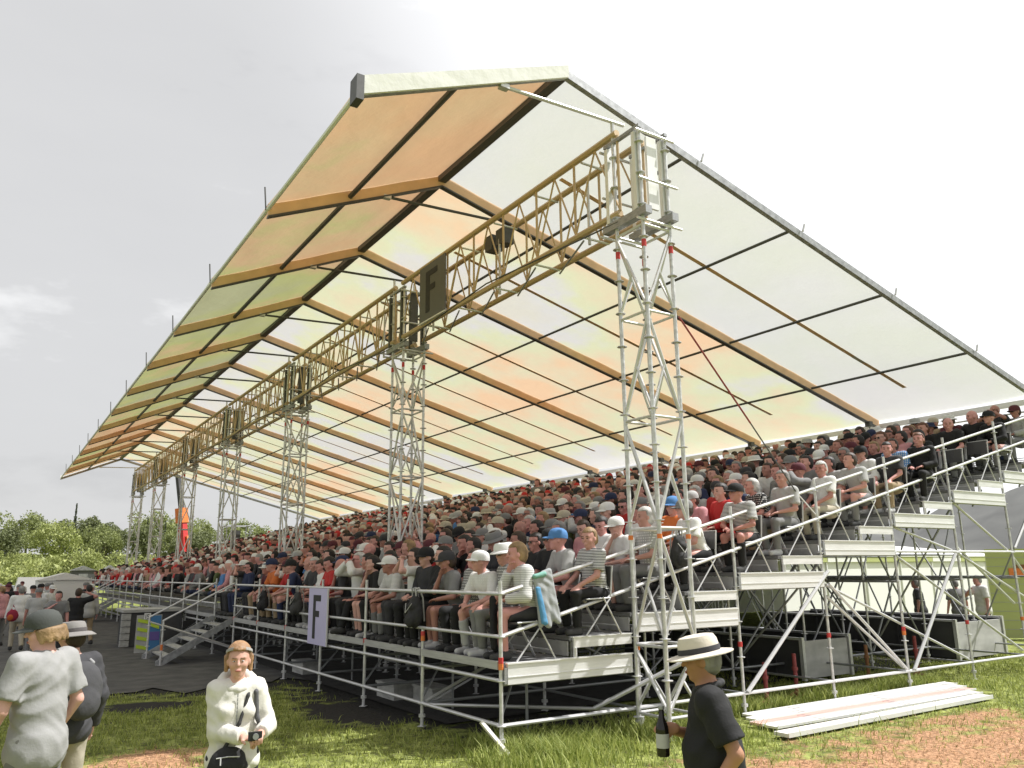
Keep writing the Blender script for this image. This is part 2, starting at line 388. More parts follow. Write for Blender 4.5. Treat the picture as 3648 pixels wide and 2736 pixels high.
# red and orange coupling bands
def band(x, y, z, m, r=.031): bar('coupling_band', (x, y, z-.035), (x, y, z+.035), r, m, gs)
for k in (0, 2, 4, 5, 6): band(0, k*P, 1.0 if k else 1.03, red_p)
band(0, 0, .96, orange_p); band(0, P, 1.16, orange_p); band(0, P, 1.22, red_p)
for j, z, m in ((2, .98, red_p), (3, 1.0, red_p), (4, 1.0, red_p), (4, .93, orange_p), (5, 1.02, red_p), (6, 1.0, orange_p)): band(j*P, 0, z, m, .033)
band(2.2, .05, 1.05, orange_p, .033)
# front rails
STAIR_K = 6
for k in range(NY):
    y0, y1 = k*P, (k+1)*P
    bar('rail', (0, y0, .3), (0, y1, .3), .024, steel, gs)
    bar('rail', (0, y0, .8), (0, y1, .8), .024, steel, gs)
    if k not in (STAIR_K, 16):
        bar('rail', (0, y0, 1.3), (0, y1, 1.3), .022, steel, gs)
        bar('rail', (0, y0, 1.8), (0, y1, 1.8), .024, steel, gs)
# side rails, base ledger and the level ledger
for j in range(NX-1):
    x0, x1 = j*P, (j+1)*P; s = .516
    bar('rail', (x0, 0, .3), (x1, 0, .3), .025, steel, gs)
    bar('side_rail', (x0, 0, 1.8+s*j), (x1, 0, 1.8+s*(j+1)), .025, steel, gs)
    bar('side_rail', (x0, 0, 1.3+s*j), (x1, 0, 1.3+s*(j+1)), .025, steel, gs)
bar('side_rail', (14.49, 0, 5.41), (15.6, 0, 5.75), .025, steel, gs); bar('side_rail', (14.49, 0, 4.91), (15.6, 0, 5.2), .025, steel, gs)
bar('rail', (14.49, 0, .3), (16.5, 0, .3), .025, steel, gs); post('post', 16.56, 0, 0, 5.9, steel, gs)
bar('rail', (14.49, 0, 2.32), (16.56, 0, 2.32), .025, steel, gs)
for x0 in (3, 4, 5, 6): bar('rail', (x0*P if x0 > 3 else 3*P, 0, 2.32), ((x0+1)*P, 0, 2.32), .024 if x0 > 3 else .018, steel, gs)
bar('rail', (1*P, 0, 1.3), (2*P, 0, 1.3), .02, steel, gs)
def brace(a, b, r=.024): bar('brace', a, b, r, steel, gs)
brace((4.18, -.04, .32), (6.3, -.04, 2.0), .03); brace((8.4, -.04, .32), (10.2, -.04, 2.28), .032)
brace((10.3, .03, .36), (6.3, .03, 1.78)); brace((12.3, .03, .4), (8.35, .03, 2.25)); brace((8.2, .04, .36), (6.3, .04, 1.6)); brace((10.4, .04, 2.3), (13.3, .04, 1.2))
brace((6.3, -.03, 1.8), (8.2, -.03, .34)); brace((8.4, .03, 2.75), (10.2, .03, 2.35)); brace((10.4, .03, 3.3), (12.3, .03, 2.35)); brace((12.5, .03, .36), (14.4, .03, 2.3)); brace((14.4, .03, .5), (12.5, .03, 2.2))
brace((12.5, -.03, 2.4), (14.4, -.03, 4.1)); brace((10.45, .05, 2.4), (12.3, .05, 1.3))
brace((.05, P, .32), (1.6, P, .95)); brace((.05, P, .28), (2.0, .06, .28)); brace((.05, P, .27), (2.0, 2*P, .27), .02)
brace((1.62, .3, .3), (2.65, -.5, .93), .03)
# frames under the decks, plane by plane
for k in range(0, 9):
    y = k*P
    for j in range(NX-1):
        x0, x1 = j*P, (j+1)*P
        if k and (k < 5 or j < 2): bar('ledger', (x0, y, .3), (x1, y, .3), .022, steel_d, gs)
        zt = .76+.5*j
        bar('ledger', (x0, y, zt), (x1, y, zt), .022, steel_d, gs)
        if k in (1, 2, 3, 4) and j >= 1:
            (a, c) = (.35, zt-.05) if (j+k) % 2 else (zt-.05, .35)
            bar('brace', (x0+.04, y+.03, a), (x1-.04, y+.03, c), .02, steel_d, gs)
            if j > 2: bar('brace', (x0+.04, y-.03, c), (x1-.04, y-.03, a), .02, steel_d, gs)
            if j > 2 and k < 4: bar('ledger', (x0, y, 2.3), (x1, y, 2.3), .02, steel_d, gs)
for j in range(1, NX):
    for k in range(0, 8):
        bar('ledger', (j*P, k*P, .3), (j*P, (k+1)*P, .3), .02, steel_d, gs)
        if j > 2: bar('ledger', (j*P, k*P, 1.8), (j*P, (k+1)*P, 1.8), .02, steel_d, gs)
        if j in (3, 5, 7) and k < 6:
            a, c = ((.35, .7+.5*j) if k % 2 else (.7+.5*j, .35))
            bar('brace', (j*P+.03, k*P, a), (j*P+.03, (k+1)*P, c), .02, steel_d, gs)
for k in range(0, 10):
    bar('brace', (0, (k+.0)*P+.04, .32), (1.0, k*P+1.2, .78), .016, steel_d, gs)
    bar('post_foot', (1.03, k*P+1.0, .0), (1.03, k*P+1.0, .9), .02, steel_d, gs)
# decks: a row every half bay, boards laid along the stand
RP = P/2
for r in range(14):
    x0 = r*RP; z = 1.0+.25*r; w = RP/3
    if r % 2 == 0:
        hexd = MB()
    for k in range(4):
        for q in range(3):
            bx('deck_board', (x0+q*w+.006, k*P+.03, z-.05-.001*(q % 2)), (x0+(q+1)*w-.006, (k+1)*P-.01, z-.001*(q % 2)), deck_m, gs) if (r < 4 or (r*3+q) % 1 == 0) and k < 4 else None
    d = MB()
    for k in range(4, NY):
        d.box((x0+.006, k*P+.02, z-.05), (x0+RP-.006, (k+1)*P-.02, z))
    tag(d.obj('deck_boards', deck_m, gs), kind='stuff')
    # riser behind each row
    d = MB()
    for k in range(NY): d.box((x0+RP-.02, k*P+.03, z+.012), (x0+RP-.008, (k+1)*P-.03, z+.19))
    if r < 13: tag(d.obj('riser', deck_side, gs), kind='stuff')
for k in range(NY):
    if k == STAIR_K: continue
    bx('deck_edge_board', (-.03, k*P+.03, .925), (-.004, (k+1)*P-.03, 1.02), deck_side, gs)
for j in range(7):
    z = 1.0+.5*j
    x0 = j*P+.07; x1 = (j+1)*P-.05
    bx('fascia_board', (x0, -.045, z-.245), (x1, -.012, z-.018), alu, gs)
    bx('fascia_rib', (x0, -.052, z-.165), (x1, -.046, z-.157), alu, gs); bx('fascia_lip', (x0-.01, -.06, z-.017), (x1+.01, .0, z), alu_w, gs)
    xm = x0+RP-.04
    bx('step_board', (xm, -.045, z+.115), (x1, -.012, z+.235), alu, gs); bx('step_lip', (xm-.02, -.055, z+.236), (x1+.01, 0, z+.249), alu_w, gs)
    bar('step_leg', (xm+.02, -.03, z-.02), (xm+.02, -.03, z+.115), .028, steel, gs)
    bar('step_brace', (xm+.75, .3, z+.1), (xm+.3, .3, z-.25), .018, steel_d, gs)
    bx('fascia_clip', (x0-.05, -.05, z-.235), (x0-.012, -.02, z-.05), steel_d, gs)
# back guard rail
for k in range(NY):
    for zz in (5.0, 5.5): bar('rail', (14.5, k*P, zz), (14.5, (k+1)*P, zz), .022, steel, gs)

# stairs up to the front deck
def stair(y0, label):
    st = thing('entry_stairs', label, 'stairs')
    for yy in (y0+.06, y0+P-.06):
        mb = MB().prism([(-1.72, .0), (-1.55, .0), (-.02, .88), (-.02, .98), (-.12, .98), (-1.72, .10)], 1, yy-.02, yy+.02)
        # prism over (x,z) with y extruded
        link('stringer', mb.mesh(steel_d), st)
        post('newel', -1.62, yy-.03, 0, 1.02, steel, st)
        bar('handrail', (-1.64, yy-.03, 1.0), (-.04, yy-.03, 1.84), .022, steel, st)
        bar('lower_rail', (-1.62, yy-.03, .9), (-.02, yy-.03, .33), .02, steel, st)
    for i in range(5):
        z = .17+.165*i; xx = -1.5+.3*i
        bx('tread', (xx, y0+.09, z-.03), (xx+.24, y0+P-.09, z), deck_side, st)
    bar('coupling_band', (-1.62, y0+.03, .34), (-1.62, y0+.03, .47), .03, orange_p, st)
    return st
stair(STAIR_K*P, 'aluminium entry stairs with tube handrails rising to the front deck, nearest the camera')
stair(16*P, 'aluminium entry stairs far along the front of the stand')

# letter F boards
def letterF(parent, m, u0, v0, w, h, place):
    """F as three bars; place(u,v) -> 3D corner helper building boxes"""
    st = w*.34; t_ = h*.14
    for (a, b_, c, d) in ((0, 0, st, h), (st, h-t_, w, h), (st, h*.50, w*.82, h*.50+t_)):
        place(u0+a, v0+b_, u0+c, v0+d)
fs = thing('letter_sign', 'pale lavender board with a tall black letter F tied to the front rail', 'sign', (-.05, 5.77, .79))
bx('board', (-.012, 0, 0), (0, 1.0, 1.0), sign_w, fs); bx('board_edge', (-.02, -.02, 0), (.006, -.001, 1.0), alu, fs)
L1 = MB()
letterF(None, None, 0, 0, .40, .78, lambda a, b_, c, d: L1.box((-.0165, 1.0-(.26+c), .10+b_), (-.0125, 1.0-(.26+a), .10+d)))
L1.obj('letter', black, fs)
f2 = thing('letter_sign', 'dark grey board with a black letter F hung on the roof girder', 'sign', (1.99, 5.22, 7.27))
bx('board', (-.015, 0, 0), (.015, 1.16, 1.24), sign_d, f2)
bx('board_edge', (-.02, 0, -.03), (.02, 1.16, -.001), alu, f2)
L2 = MB()
letterF(None, None, 0, 0, .52, .92, lambda a, b_, c, d: L2.box((-.022, 1.16-(.30+c), .16+b_), (-.0155, 1.16-(.30+a), .16+d)))
L2.obj('letter', black, f2)

head_shaded = mat('shaded_head_channel', (.10, .10, .095), .5, .2, .2, 4)  # shaded copy of the pale channel, roof shade put into its colour
# ================================================================== TOWERS
TS = 8.0; TX = (2.08, 2.60); TY = (-.62, -.05)
wherew = ['nearest the camera at the end of the stand', 'second from near end, by the dark F board', 'third from the near end of the stand', 'fourth from the near end of the stand', 'third from the far end of the stand', 'second from the far end of the stand', 'at the far end of the stand']
for k in range(7):
    y0 = k*TS
    t = thing('scaffold_tower', 'lattice scaffold tower under the roof, '+wherew[k], 'scaffold tower', (0, y0, 0), 0, 'scaffold towers carrying the roof')
    zt = 7.25
    cs = [(TX[0], TY[0]), (TX[1], TY[0]), (TX[1], TY[1]), (TX[0], TY[1])]
    for (x, y) in cs: post('leg', x, y, 0, 8.42, steel, t, .029, .2)
    levels = [.25, 1.1, 2.6, 4.1, 5.6, 6.9]
    for li, z in enumerate(levels):
        for i in range(4):
            a, b_ = cs[i], cs[(i+1) % 4]
            bar('ring_tube', (*a, z), (*b_, z), .021, steel, t)
            if li < 5:
                z2 = levels[li+1]
                if (li+i) % 2: a, b_ = b_, a
                bar('diagonal', (*a, z+.06), (*b_, z2-.06), .023, steel, t)
                if k < 3: bar('diagonal', (b_[0], b_[1], z+.08), (a[0]+(b_[0]-a[0])*.5, a[1]+(b_[1]-a[1])*.5, (z+z2)/2), .018, steel, t)
    for (x, y) in ((TX[0], TY[0]), (TX[0], TY[1]), (TX[1], TY[0]), (TX[1], TY[1])):
        if k < 5 or x == TX[0]:
            bar('coupling_band', (x, y, 6.55), (x, y, 6.66), .034, red_p if (x+y) % .1 > .02 else orange_p, t)
            bar('coupling_band', (x, y, 2.46), (x, y, 2.52), .034, orange_p, t)
    # head: steel beams and channel uprights, pale where sunlit, darkened for shade elsewhere
    for x in TX:
        bx('head_beam', (x-.06, TY[0]-.14, 7.02), (x+.06, TY[1]+.25, 7.14), steel_d, t)
        for y in (TY[0]+.05, TY[1]+.10): bx('channel', (x-.06, y-.02, 7.15), (x+.07, y+.05, 8.38), alu_h if k == 0 else head_shaded, t)
    bx('channel', (TX[0]+.17, TY[0]+.02, 7.2), (TX[0]+.36, TY[0]+.06, 8.36), alu_h if k == 0 else head_shaded, t)
    for x in TX: bx('cap_beam', (x-.03, TY[0]-.04, 8.43), (x+.03, TY[1]+.20, 8.48), steel_d, t)
    for x in TX: bar('head_spigot', (x, TY[1], 8.42), (x, TY[1], 8.80), .03, steel, t)
    for y in (TY[0]-.05, TY[1]+.2):
        bar('ring_tube', (TX[0]-.08, y, 7.6), (TX[1]+.16, y, 7.6), .02, steel, t); bar('ring_tube', (TX[0]-.15, y, 6.95), (TX[1]+.2, y, 6.95), .02, steel, t)
        bar('ring_tube', (TX[0]-.10, y, 8.36), (TX[1]+.14, y, 8.36), .022, steel, t)

# ================================================================== GIRDERS
for k in range(6):
    g = thing('lattice_girder', 'twin lattice roof girder, the '+ordw(k+1)+' span counted from the near end', 'girder', (0, k*TS, 0), 0, 'lattice girder spans between towers')
    ya, yb = TY[1]-.1, TS+TY[0]+.1
    for x in TX:
        bar('chord', (x, ya, 8.58), (x, yb, 8.58), .055, gird, g); bar('chord', (x, ya, 7.26), (x, yb, 7.26), .055, gird, g)
        n = 7; w = (yb-ya)/n
        for i in range(n):
            y = ya+i*w
            bar('upright', (x, y, 7.3), (x, y, 8.54), .022, gird, g)
            bar('lacing', (x, y, 7.3), (x, y+w/2, 8.54), .016, gird, g); bar('lacing', (x, y+w/2, 8.54), (x, y+w, 7.3), .016, gird, g)
    for i in range(5):
        y = ya+.9+i*1.35
        bar('cross_tube', (TX[0], y, 7.20), (TX[1], y+.0, 7.20), .02, steel, g); bar('cross_tube', (TX[0], y, 8.5), (TX[1], y, 8.5), .02, steel, g)
        if i % 2 == 0: bar('cross_tube', (TX[0]+.12, y, 7.1), (TX[0]+.12, y, 8.2), .024, steel, g)
        bar('cross_tube', (TX[0], y, 7.14), (TX[1], y+1.35, 7.14), .016, steel_d, g)
    bar('stay_cable', (TX[0]-.05, ya, 7.1), (TX[0]-.05, (ya+yb)/2, 7.34), .014, dark_beam, g); bar('stay_cable', (TX[0]-.05, yb, 7.1), (TX[0]-.05, (ya+yb)/2, 7.34), .014, dark_beam, g)
    if k == 0:
        for yy in (3.3, 3.7): bx('control_box', (TX[0]+.1, yy, 8.1), (TX[0]+.35, yy+.25, 8.4), dark_beam, g)

# ================================================================== CANOPY ROOF
G0 = -.06; RB = 4.0; NR = 12
RX, RZ = 1.2, 9.25; EX, EZ = -2.03, 7.84; BX_, BZ = 14.55, 5.69
cv = thing('canopy_roof', 'translucent cream fabric canopy on beams over the grandstand', 'canopy roof')
def onback(x, dz=0): return RZ+(x-RX)*(BZ-RZ)/(BX_-RX)+dz
def onfront(x, dz=0): return RZ+(x-RX)*(EZ-RZ)/(EX-RX)+dz
def beamobj(name, xa, za, xb, zb, y, w, h, m):
    mb = MB().prism([(xa, za), (xb, zb), (xb, zb+h), (xa, za+h)], 1, y-w/2, y+w/2)
    return link(name, mb.mesh(m), cv)
for k in range(NR+1):
    y = G0+k*RB; end = k in (0, NR)
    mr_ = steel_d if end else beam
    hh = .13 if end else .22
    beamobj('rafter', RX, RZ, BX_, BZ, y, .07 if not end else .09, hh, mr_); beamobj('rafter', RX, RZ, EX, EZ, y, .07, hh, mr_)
    if not end:
        beamobj('rafter_flange', RX, RZ-.035, BX_, BZ-.035, y, .11, .03, dark_beam); beamobj('rafter_flange', RX, RZ-.035, EX, EZ-.035, y, .11, .03, dark_beam)  # flanges coloured dark for the shade under the rafter
    bar('strut', (.09, y, onfront(.09)-.03), (2.3, y, 8.82), .028, steel if end else dark_beam, cv)
    bx('strut_shoe', (.02, y-.05, onfront(.09)-.07), (.16, y+.05, onfront(.09)-.005), steel, cv)
    if k and k < NR: bar('cap_rod', (EX-.03, y, EZ+.1), (EX-.06, y+.03, EZ+.52), .014, dark_beam, cv)
    if k < NR:
        for x in (3.6, 6.2, 8.9, 11.8): bar('purlin', (x, y, onback(x)+.05), (x, y+RB, onback(x)+.05), .03, dark_beam, cv)
        bar('purlin', (-.62, y, onfront(-.62)+.09), (-.62, y+RB, onfront(-.62)+.09), .045, dark_beam, cv)
        bx('ridge_purlin', (RX-.08, y+.03, RZ+.06), (RX+.08, y+RB-.03, RZ+.17), dark_beam, cv)
        bar('eave_tube', (EX, y, EZ+.12), (EX, y+RB, EZ+.12), .035, alu_w, cv)
        bx('eave_beam', (BX_-.03, y+.03, BZ-.03), (BX_+.03, y+RB-.03, BZ+.10), alu, cv)
    bx('rafter_shoe', (BX_-.5, y-.07, BZ+.0), (BX_-.35, y+.07, BZ+.14), dark_beam, cv) if not end else None
    bar('knee_brace', (BX_-.45, y, BZ+.02), (BX_-.1, y, BZ-.35), .02, steel_d, cv); post('back_post', BX_-.03, y, 3.9, BZ+.02, steel_d, cv)
def panel(k, xa, za, xb, zb, m, nx_=10, sag=.05):
    y0 = G0+k*RB+.04; y1 = y0+RB-.08; ny_ = 12; v = []; f = []
    for i in range(nx_+1):
        s = i/nx_
        for j in range(ny_+1):
            u = j/ny_
            wv = -sag*math.sin(PI*u)*(0.7+.3*math.sin(s*19+k)) + .006*math.sin(s*60+u*7+k)
            v.append((xa+(xb-xa)*s, y0+(y1-y0)*u, za+(zb-za)*s+.21+wv))
    for i in range(nx_):
        for j in range(ny_): a = i*(ny_+1)+j; f.append((a, a+1, a+ny_+2, a+ny_+1))
    return link('fabric_panel', mesh_from(v, f, m, True), cv)
cuts = [RX+.02, 3.6, 6.2, 8.9, 11.8, BX_]
for k in range(NR):
    panel(k, RX+.02, RZ-.01, BX_, BZ-.01, tarp0 if k == 0 else tarp, 50)
    panel(k, EX, EZ, RX-.02, RZ-.01, tarp_f, 12)
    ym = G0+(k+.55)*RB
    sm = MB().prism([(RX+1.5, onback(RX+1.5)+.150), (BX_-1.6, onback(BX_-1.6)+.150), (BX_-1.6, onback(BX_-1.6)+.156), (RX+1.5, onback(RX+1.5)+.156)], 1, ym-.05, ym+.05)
    link('seam_shadow', sm.mesh(beam), cv)  # seam strip; its darker tan also paints in the shadow line
# gable flaps: the white sleeve on the first and last rafters
for y in (G0-.06, G0+NR*RB+.06):
    mb = MB().prism([(RX, RZ-.01), (EX-.05, EZ-.01), (EX-.05, EZ+.25), (RX, RZ+.19)], 1, y-.02, y+.02); link('gable_flap', mb.mesh(tarp_w), cv)
bx('corner_bracket', (EX-.10, G0-.12, EZ-.10), (EX+.0, G0+.1, EZ+.24), dark_beam, cv)
for x in (3.9, 6.4, 9.1, 11.9): bar('strap_end', (x, G0-.09, onback(x)+.10), (x+.05, G0-.10, onback(x)+.24), .02, steel, cv)
# ratchet strap from the near tower down to the side rail
stp = thing('ratchet_strap', 'dark red lashing strap running from the near tower down to the side rail', 'strap')
bar('webbing', (2.64, -.66, 5.58), (4.4, -.3, 4.25), .014, rust_red, stp); bar('webbing', (4.4, -.3, 4.25), (5.72, -.02, 3.25), .011, dark_beam, stp); bar('webbing', (5.72, -.02, 3.25), (6.2, 0, 2.9), .01, white_p, stp)

# ================================================================== PEOPLE: implicit body surfaces
def V3(*a): return np.array(a, float)
def unit(v): return v/np.linalg.norm(v)
class SDF:
    def __init__(s): s.pr = []
    def cap(s, a, b, ra, rb, k=.02, cut=None): s.pr.append(('c', np.array(a, float), np.array(b, float), ra, rb, k, cut)); return s
    def ell(s, c, r, Rm=None, k=.02, sub=False): s.pr.append(('e', np.array(c, float), np.array(r, float), Rm, sub, k)); return s
    def bounds(s):
        lo = np.full(3, 9.); hi = np.full(3, -9.)
        for p in s.pr:
            if p[0] == 'c':
                for q, r in ((p[1], p[3]), (p[2], p[4])): lo = np.minimum(lo, q-r); hi = np.maximum(hi, q+r)
            elif not p[4]:
                r = p[2].max(); lo = np.minimum(lo, p[1]-r); hi = np.maximum(hi, p[1]+r)
        return lo, hi
    def dist(s, p, X):
        if p[0] == 'c':
            a, b_, ra, rb, k, cut = p[1:]
            ba = b_-a; l2 = ba@ba; pa = X-a; h = (pa@ba)/l2; hc = np.clip(h, 0, 1)
            d = np.sqrt(((pa-hc[..., None]*ba)**2).sum(-1)) - (ra+(rb-ra)*hc)
            if cut: d = np.maximum(d, (h-cut)*math.sqrt(l2))
            return d
        c, r, Rm = p[1:4]; q = X-c
        if Rm is not None: q = q@Rm
        k0 = np.sqrt(((q/r)**2).sum(-1)); k1 = np.sqrt(((q/(r*r))**2).sum(-1))
        return k0*(k0-1)/np.maximum(k1, 1e-6)
    def mesh(s, vox, fold=0, seed=0, post=None, inflate=0):
        lo, hi = s.bounds(); lo = lo-3*vox-.01-inflate; hi = hi+3*vox+.01+inflate
        n = np.ceil((hi-lo)/vox).astype(int)+1
        F = np.full(n, .2)
        ax = [lo[i]+vox*np.arange(n[i]) for i in range(3)]
        for p in s.pr:
            if p[0] == 'c': b0 = np.minimum(p[1]-p[3], p[2]-p[4]); b1 = np.maximum(p[1]+p[3], p[2]+p[4])
            else: b0 = p[1]-p[2].max(); b1 = p[1]+p[2].max()
            m = .06+inflate; i0 = np.clip(((b0-m-lo)/vox).astype(int), 0, n-1); i1 = np.clip(((b1+m-lo)/vox).astype(int)+2, 1, n)
            sl = tuple(slice(i0[i], i1[i]) for i in range(3))
            X = np.stack(np.meshgrid(*[ax[i][sl[i]] for i in range(3)], indexing='ij'), -1)
            d = s.dist(p, X); f = F[sl]; k = p[5]
            if p[0] == 'e' and p[4]:
                h = np.clip(.5-.5*(f+d)/k, 0, 1); F[sl] = f*(1-h)-d*h+k*h*(1-h)
            else:
                h = np.clip(.5+.5*(f-d)/k, 0, 1); F[sl] = f*(1-h)+d*h-k*h*(1-h)
        F -= inflate
        if fold or post:
            X = np.stack(np.meshgrid(*ax, indexing='ij'), -1)
            if fold:
                x, y, z = X[..., 0], X[..., 1], X[..., 2]; q = seed*1.7
                a1 = np.abs(np.sin(z*27+y*15+2.6*np.sin(x*8+q)+2.2*np.sin(z*6+y*9+q))); a2 = np.abs(np.sin(y*31-z*13+3*np.sin(z*9+x*6+q*2))); a3 = np.abs(np.sin(x*24+z*22+3*np.sin(y*10+q)))
                mk = .5+.5*np.sin(z*7+x*4+q)*np.sin(y*9+q); w = (a1*mk+a2*(1-mk)*.8+a3*.35)*1.4-1.0
                F += fold*w
            if post: F = post(F, X)
        return nets(F, lo, vox)
def nets(F, lo, vox):
    n = np.array(F.shape); neg = F < 0
    idx = np.full(n-1, -1, np.int64)
    c = np.zeros(n-1, int)
    offs = [(i, j, k) for i in (0, 1) for j in (0, 1) for k in (0, 1)]
    for o in offs: c += neg[o[0]:n[0]-1+o[0], o[1]:n[1]-1+o[1], o[2]:n[2]-1+o[2]]
    act = (c > 0) & (c < 8); cells = np.argwhere(act); idx[act] = np.arange(len(cells))
    acc = np.zeros((len(cells), 3)); cnt = np.zeros(len(cells))
    cv_ = [F[cells[:, 0]+o[0], cells[:, 1]+o[1], cells[:, 2]+o[2]] for o in offs]
    for a in range(8):
        for ax in range(3):
            if offs[a][ax]: continue
            o2 = list(offs[a]); o2[ax] = 1; b_ = offs.index(tuple(o2))
            fa, fb = cv_[a], cv_[b_]; m = (fa < 0) != (fb < 0)
            tt = np.where(m, fa/np.where(m, fa-fb, 1), 0)
            pp = np.tile(np.array(offs[a], float), (len(cells), 1)); pp[:, ax] += tt
            acc += pp*m[:, None]; cnt += m
    V = (cells+acc/cnt[:, None])*vox+lo
    Q = []
    for ax in range(3):
        u, v = (ax+1) % 3, (ax+2) % 3
        s0 = [slice(1, n[i]-1) for i in range(3)]; s0[ax] = slice(0, n[ax]-1)
        s1 = list(s0); s1[ax] = slice(1, n[ax])
        A, B_ = neg[tuple(s0)], neg[tuple(s1)]
        e = np.argwhere(A != B_); base = e+np.array([s.start for s in s0]); fl = A[tuple(e.T)]
        eu = np.zeros(3, int); eu[u] = 1; ev = np.zeros(3, int); ev[v] = 1
        q = np.stack([idx[tuple((base-eu-ev).T)], idx[tuple((base-ev).T)], idx[tuple(base.T)], idx[tuple((base-eu).T)]], 1)
        q[~fl] = q[~fl][:, ::-1]; Q.append(q)
    return V, np.concatenate(Q)
def np_mesh(name, V, Q, m=None, smooth=True):
    me = bpy.data.meshes.new(name); me.vertices.add(len(V)); me.vertices.foreach_set('co', V.reshape(-1).astype(np.float32))
    me.loops.add(Q.size); me.loops.foreach_set('vertex_index', Q.reshape(-1).astype(np.int32))
    me.polygons.add(len(Q)); me.polygons.foreach_set('loop_start', (np.arange(len(Q))*4).astype(np.int32))
    me.update(calc_edges=True)
    if smooth: me.polygons.foreach_set('use_smooth', [True]*len(Q))
    if m: me.materials.append(m)
    return me
def ik(a, t, l1, l2, pole):
    d = t-a; D = min(np.linalg.norm(d), (l1+l2)*.995); u = unit(d); t = a+u*D
    h = (l1*l1-l2*l2+D*D)/(2*D); w = math.sqrt(max(l1*l1-h*h, 0)); p = pole-u*(pole@u); p = unit(p)
    return a+u*h+p*w, t
def rotm(yaw, pitch):
    cy, sy, cp, sp = math.cos(yaw), math.sin(yaw), math.cos(pitch), math.sin(pitch)
    return np.array([[cy*cp, -sy, cy*sp], [sy*cp, cy, sy*sp], [-sp, 0, cp]])   # columns: forward, left, up (pitch>0 looks down)
def person_joints(kind='sit', lean=.08, yaw=0, pitch=.08, hands=None, twist=0, sc=1., fat=1., legs=None, shw=.185, foot_spread=.11):
    J = {}
    hz = .50 if kind == 'sit' else .93
    hip = V3(0, 0, hz); up = unit(V3(math.sin(lean), 0, math.cos(lean)))
    J['hip'] = hip; J['up'] = up; J['fat'] = fat
    sh = hip+up*.50; ct, st_ = math.cos(twist), math.sin(twist); lat = V3(-st_, ct, 0)
    J['neck'] = hip+up*.545; J['chest'] = hip+up*.37; J['lat'] = lat
    J['shL'] = sh+lat*shw-V3(0, 0, .005); J['shR'] = sh-lat*shw-V3(0, 0, .005)
    J['R'] = rotm(yaw, pitch); J['head'] = J['neck']+up*.055+V3(.015, 0, .105)+J['R'][:, 0]*.012
    fwd = V3(ct, st_, 0)
    for s, key in ((1, 'L'), (-1, 'R')):
        if hands and hands.get(key) is not None: t_ = V3(*hands[key][:3]); pole = V3(*hands[key][3:6]) if len(hands[key]) > 3 else V3(-.4, s*.5, -.6)
        elif kind == 'sit': t_ = V3(.30, s*.10, hz+.16); pole = V3(-.5, s*.5, -.6)
        else: t_ = J['sh'+key]+V3(.04, s*.10, -.56); pole = V3(-.9, s*.25, 0)
        J['el'+key], J['wr'+key] = ik(J['sh'+key], t_, .29, .265, pole)
        hd = unit(J['wr'+key]-J['el'+key]); J['hd'+key] = hd
        h = hip+V3(0, s*.09, 0); J['hp'+key] = h
        if kind == 'sit':
            if legs and key in legs: kn, an = V3(*legs[key][0]), V3(*legs[key][1])
            else: kn = V3(.44, s*(foot_spread+.03), .51); an = V3(.40, s*foot_spread, .09)
        else:
            if legs and key in legs: kn, an = V3(*legs[key][0]), V3(*legs[key][1])
            else: kn = V3(.02, s*.11, .49); an = V3(-.01, s*.12, .08)
        J['kn'+key], J['an'+key] = kn, an
    return J
def hand_prims(B_, J, key, curl=.35, fine=False, grip=None):
    s = 1 if key == 'L' else -1
    w = J['wr'+key]; d = J['hd'+key]
    nrm = np.cross(d, V3(0, 0, 1)) if abs(d[2]) < .9 else V3(0, s, 0)
    if abs(d[2]) < .9:
        side = unit(nrm)*1.0; pn = unit(np.cross(side, d)); pn = -pn if pn[2] > 0 else pn      # palm faces down
    else:
        side = V3(1, 0, 0)-d*d[0]; side = unit(side); pn = V3(0, -s, 0)                              # palm faces the thigh
    if grip is not None: side, pn = grip
    thumb = side if (abs(d[2]) >= .9 or grip is not None) else (-side*s if (side@V3(0, 1, 0))*s > 0 else side*s)
    pc = w+d*.045
    B_.ell(pc, (.05, .042, .018), np.stack([d, side, pn], 1), .012)
    base = w+d*.085
    for i, (o, L_) in enumerate(((.030, .066), (.010, .074), (-.011, .070), (-.030, .056))):
        a = base+thumb*o-pn*.002; c1 = curl; m1 = a+unit(d*math.cos(c1)+pn*math.sin(c1))*L_*.52; c2 = c1*2.3; e = m1+unit(d*math.cos(c2)+pn*math.sin(c2))*L_*.5
        B_.cap(a, m1, .0105, .0095, .006); B_.cap(m1, e, .0095, .0078, .004)
    a = w+d*.025+thumb*.028; m1 = a+unit(d*.6+thumb*.7+pn*.2)*.042; e = m1+unit(d*.95+thumb*.15+pn*.4)*.034
    B_.cap(a, m1, .014, .0115, .01); B_.cap(m1, e, .0115, .009, .004)
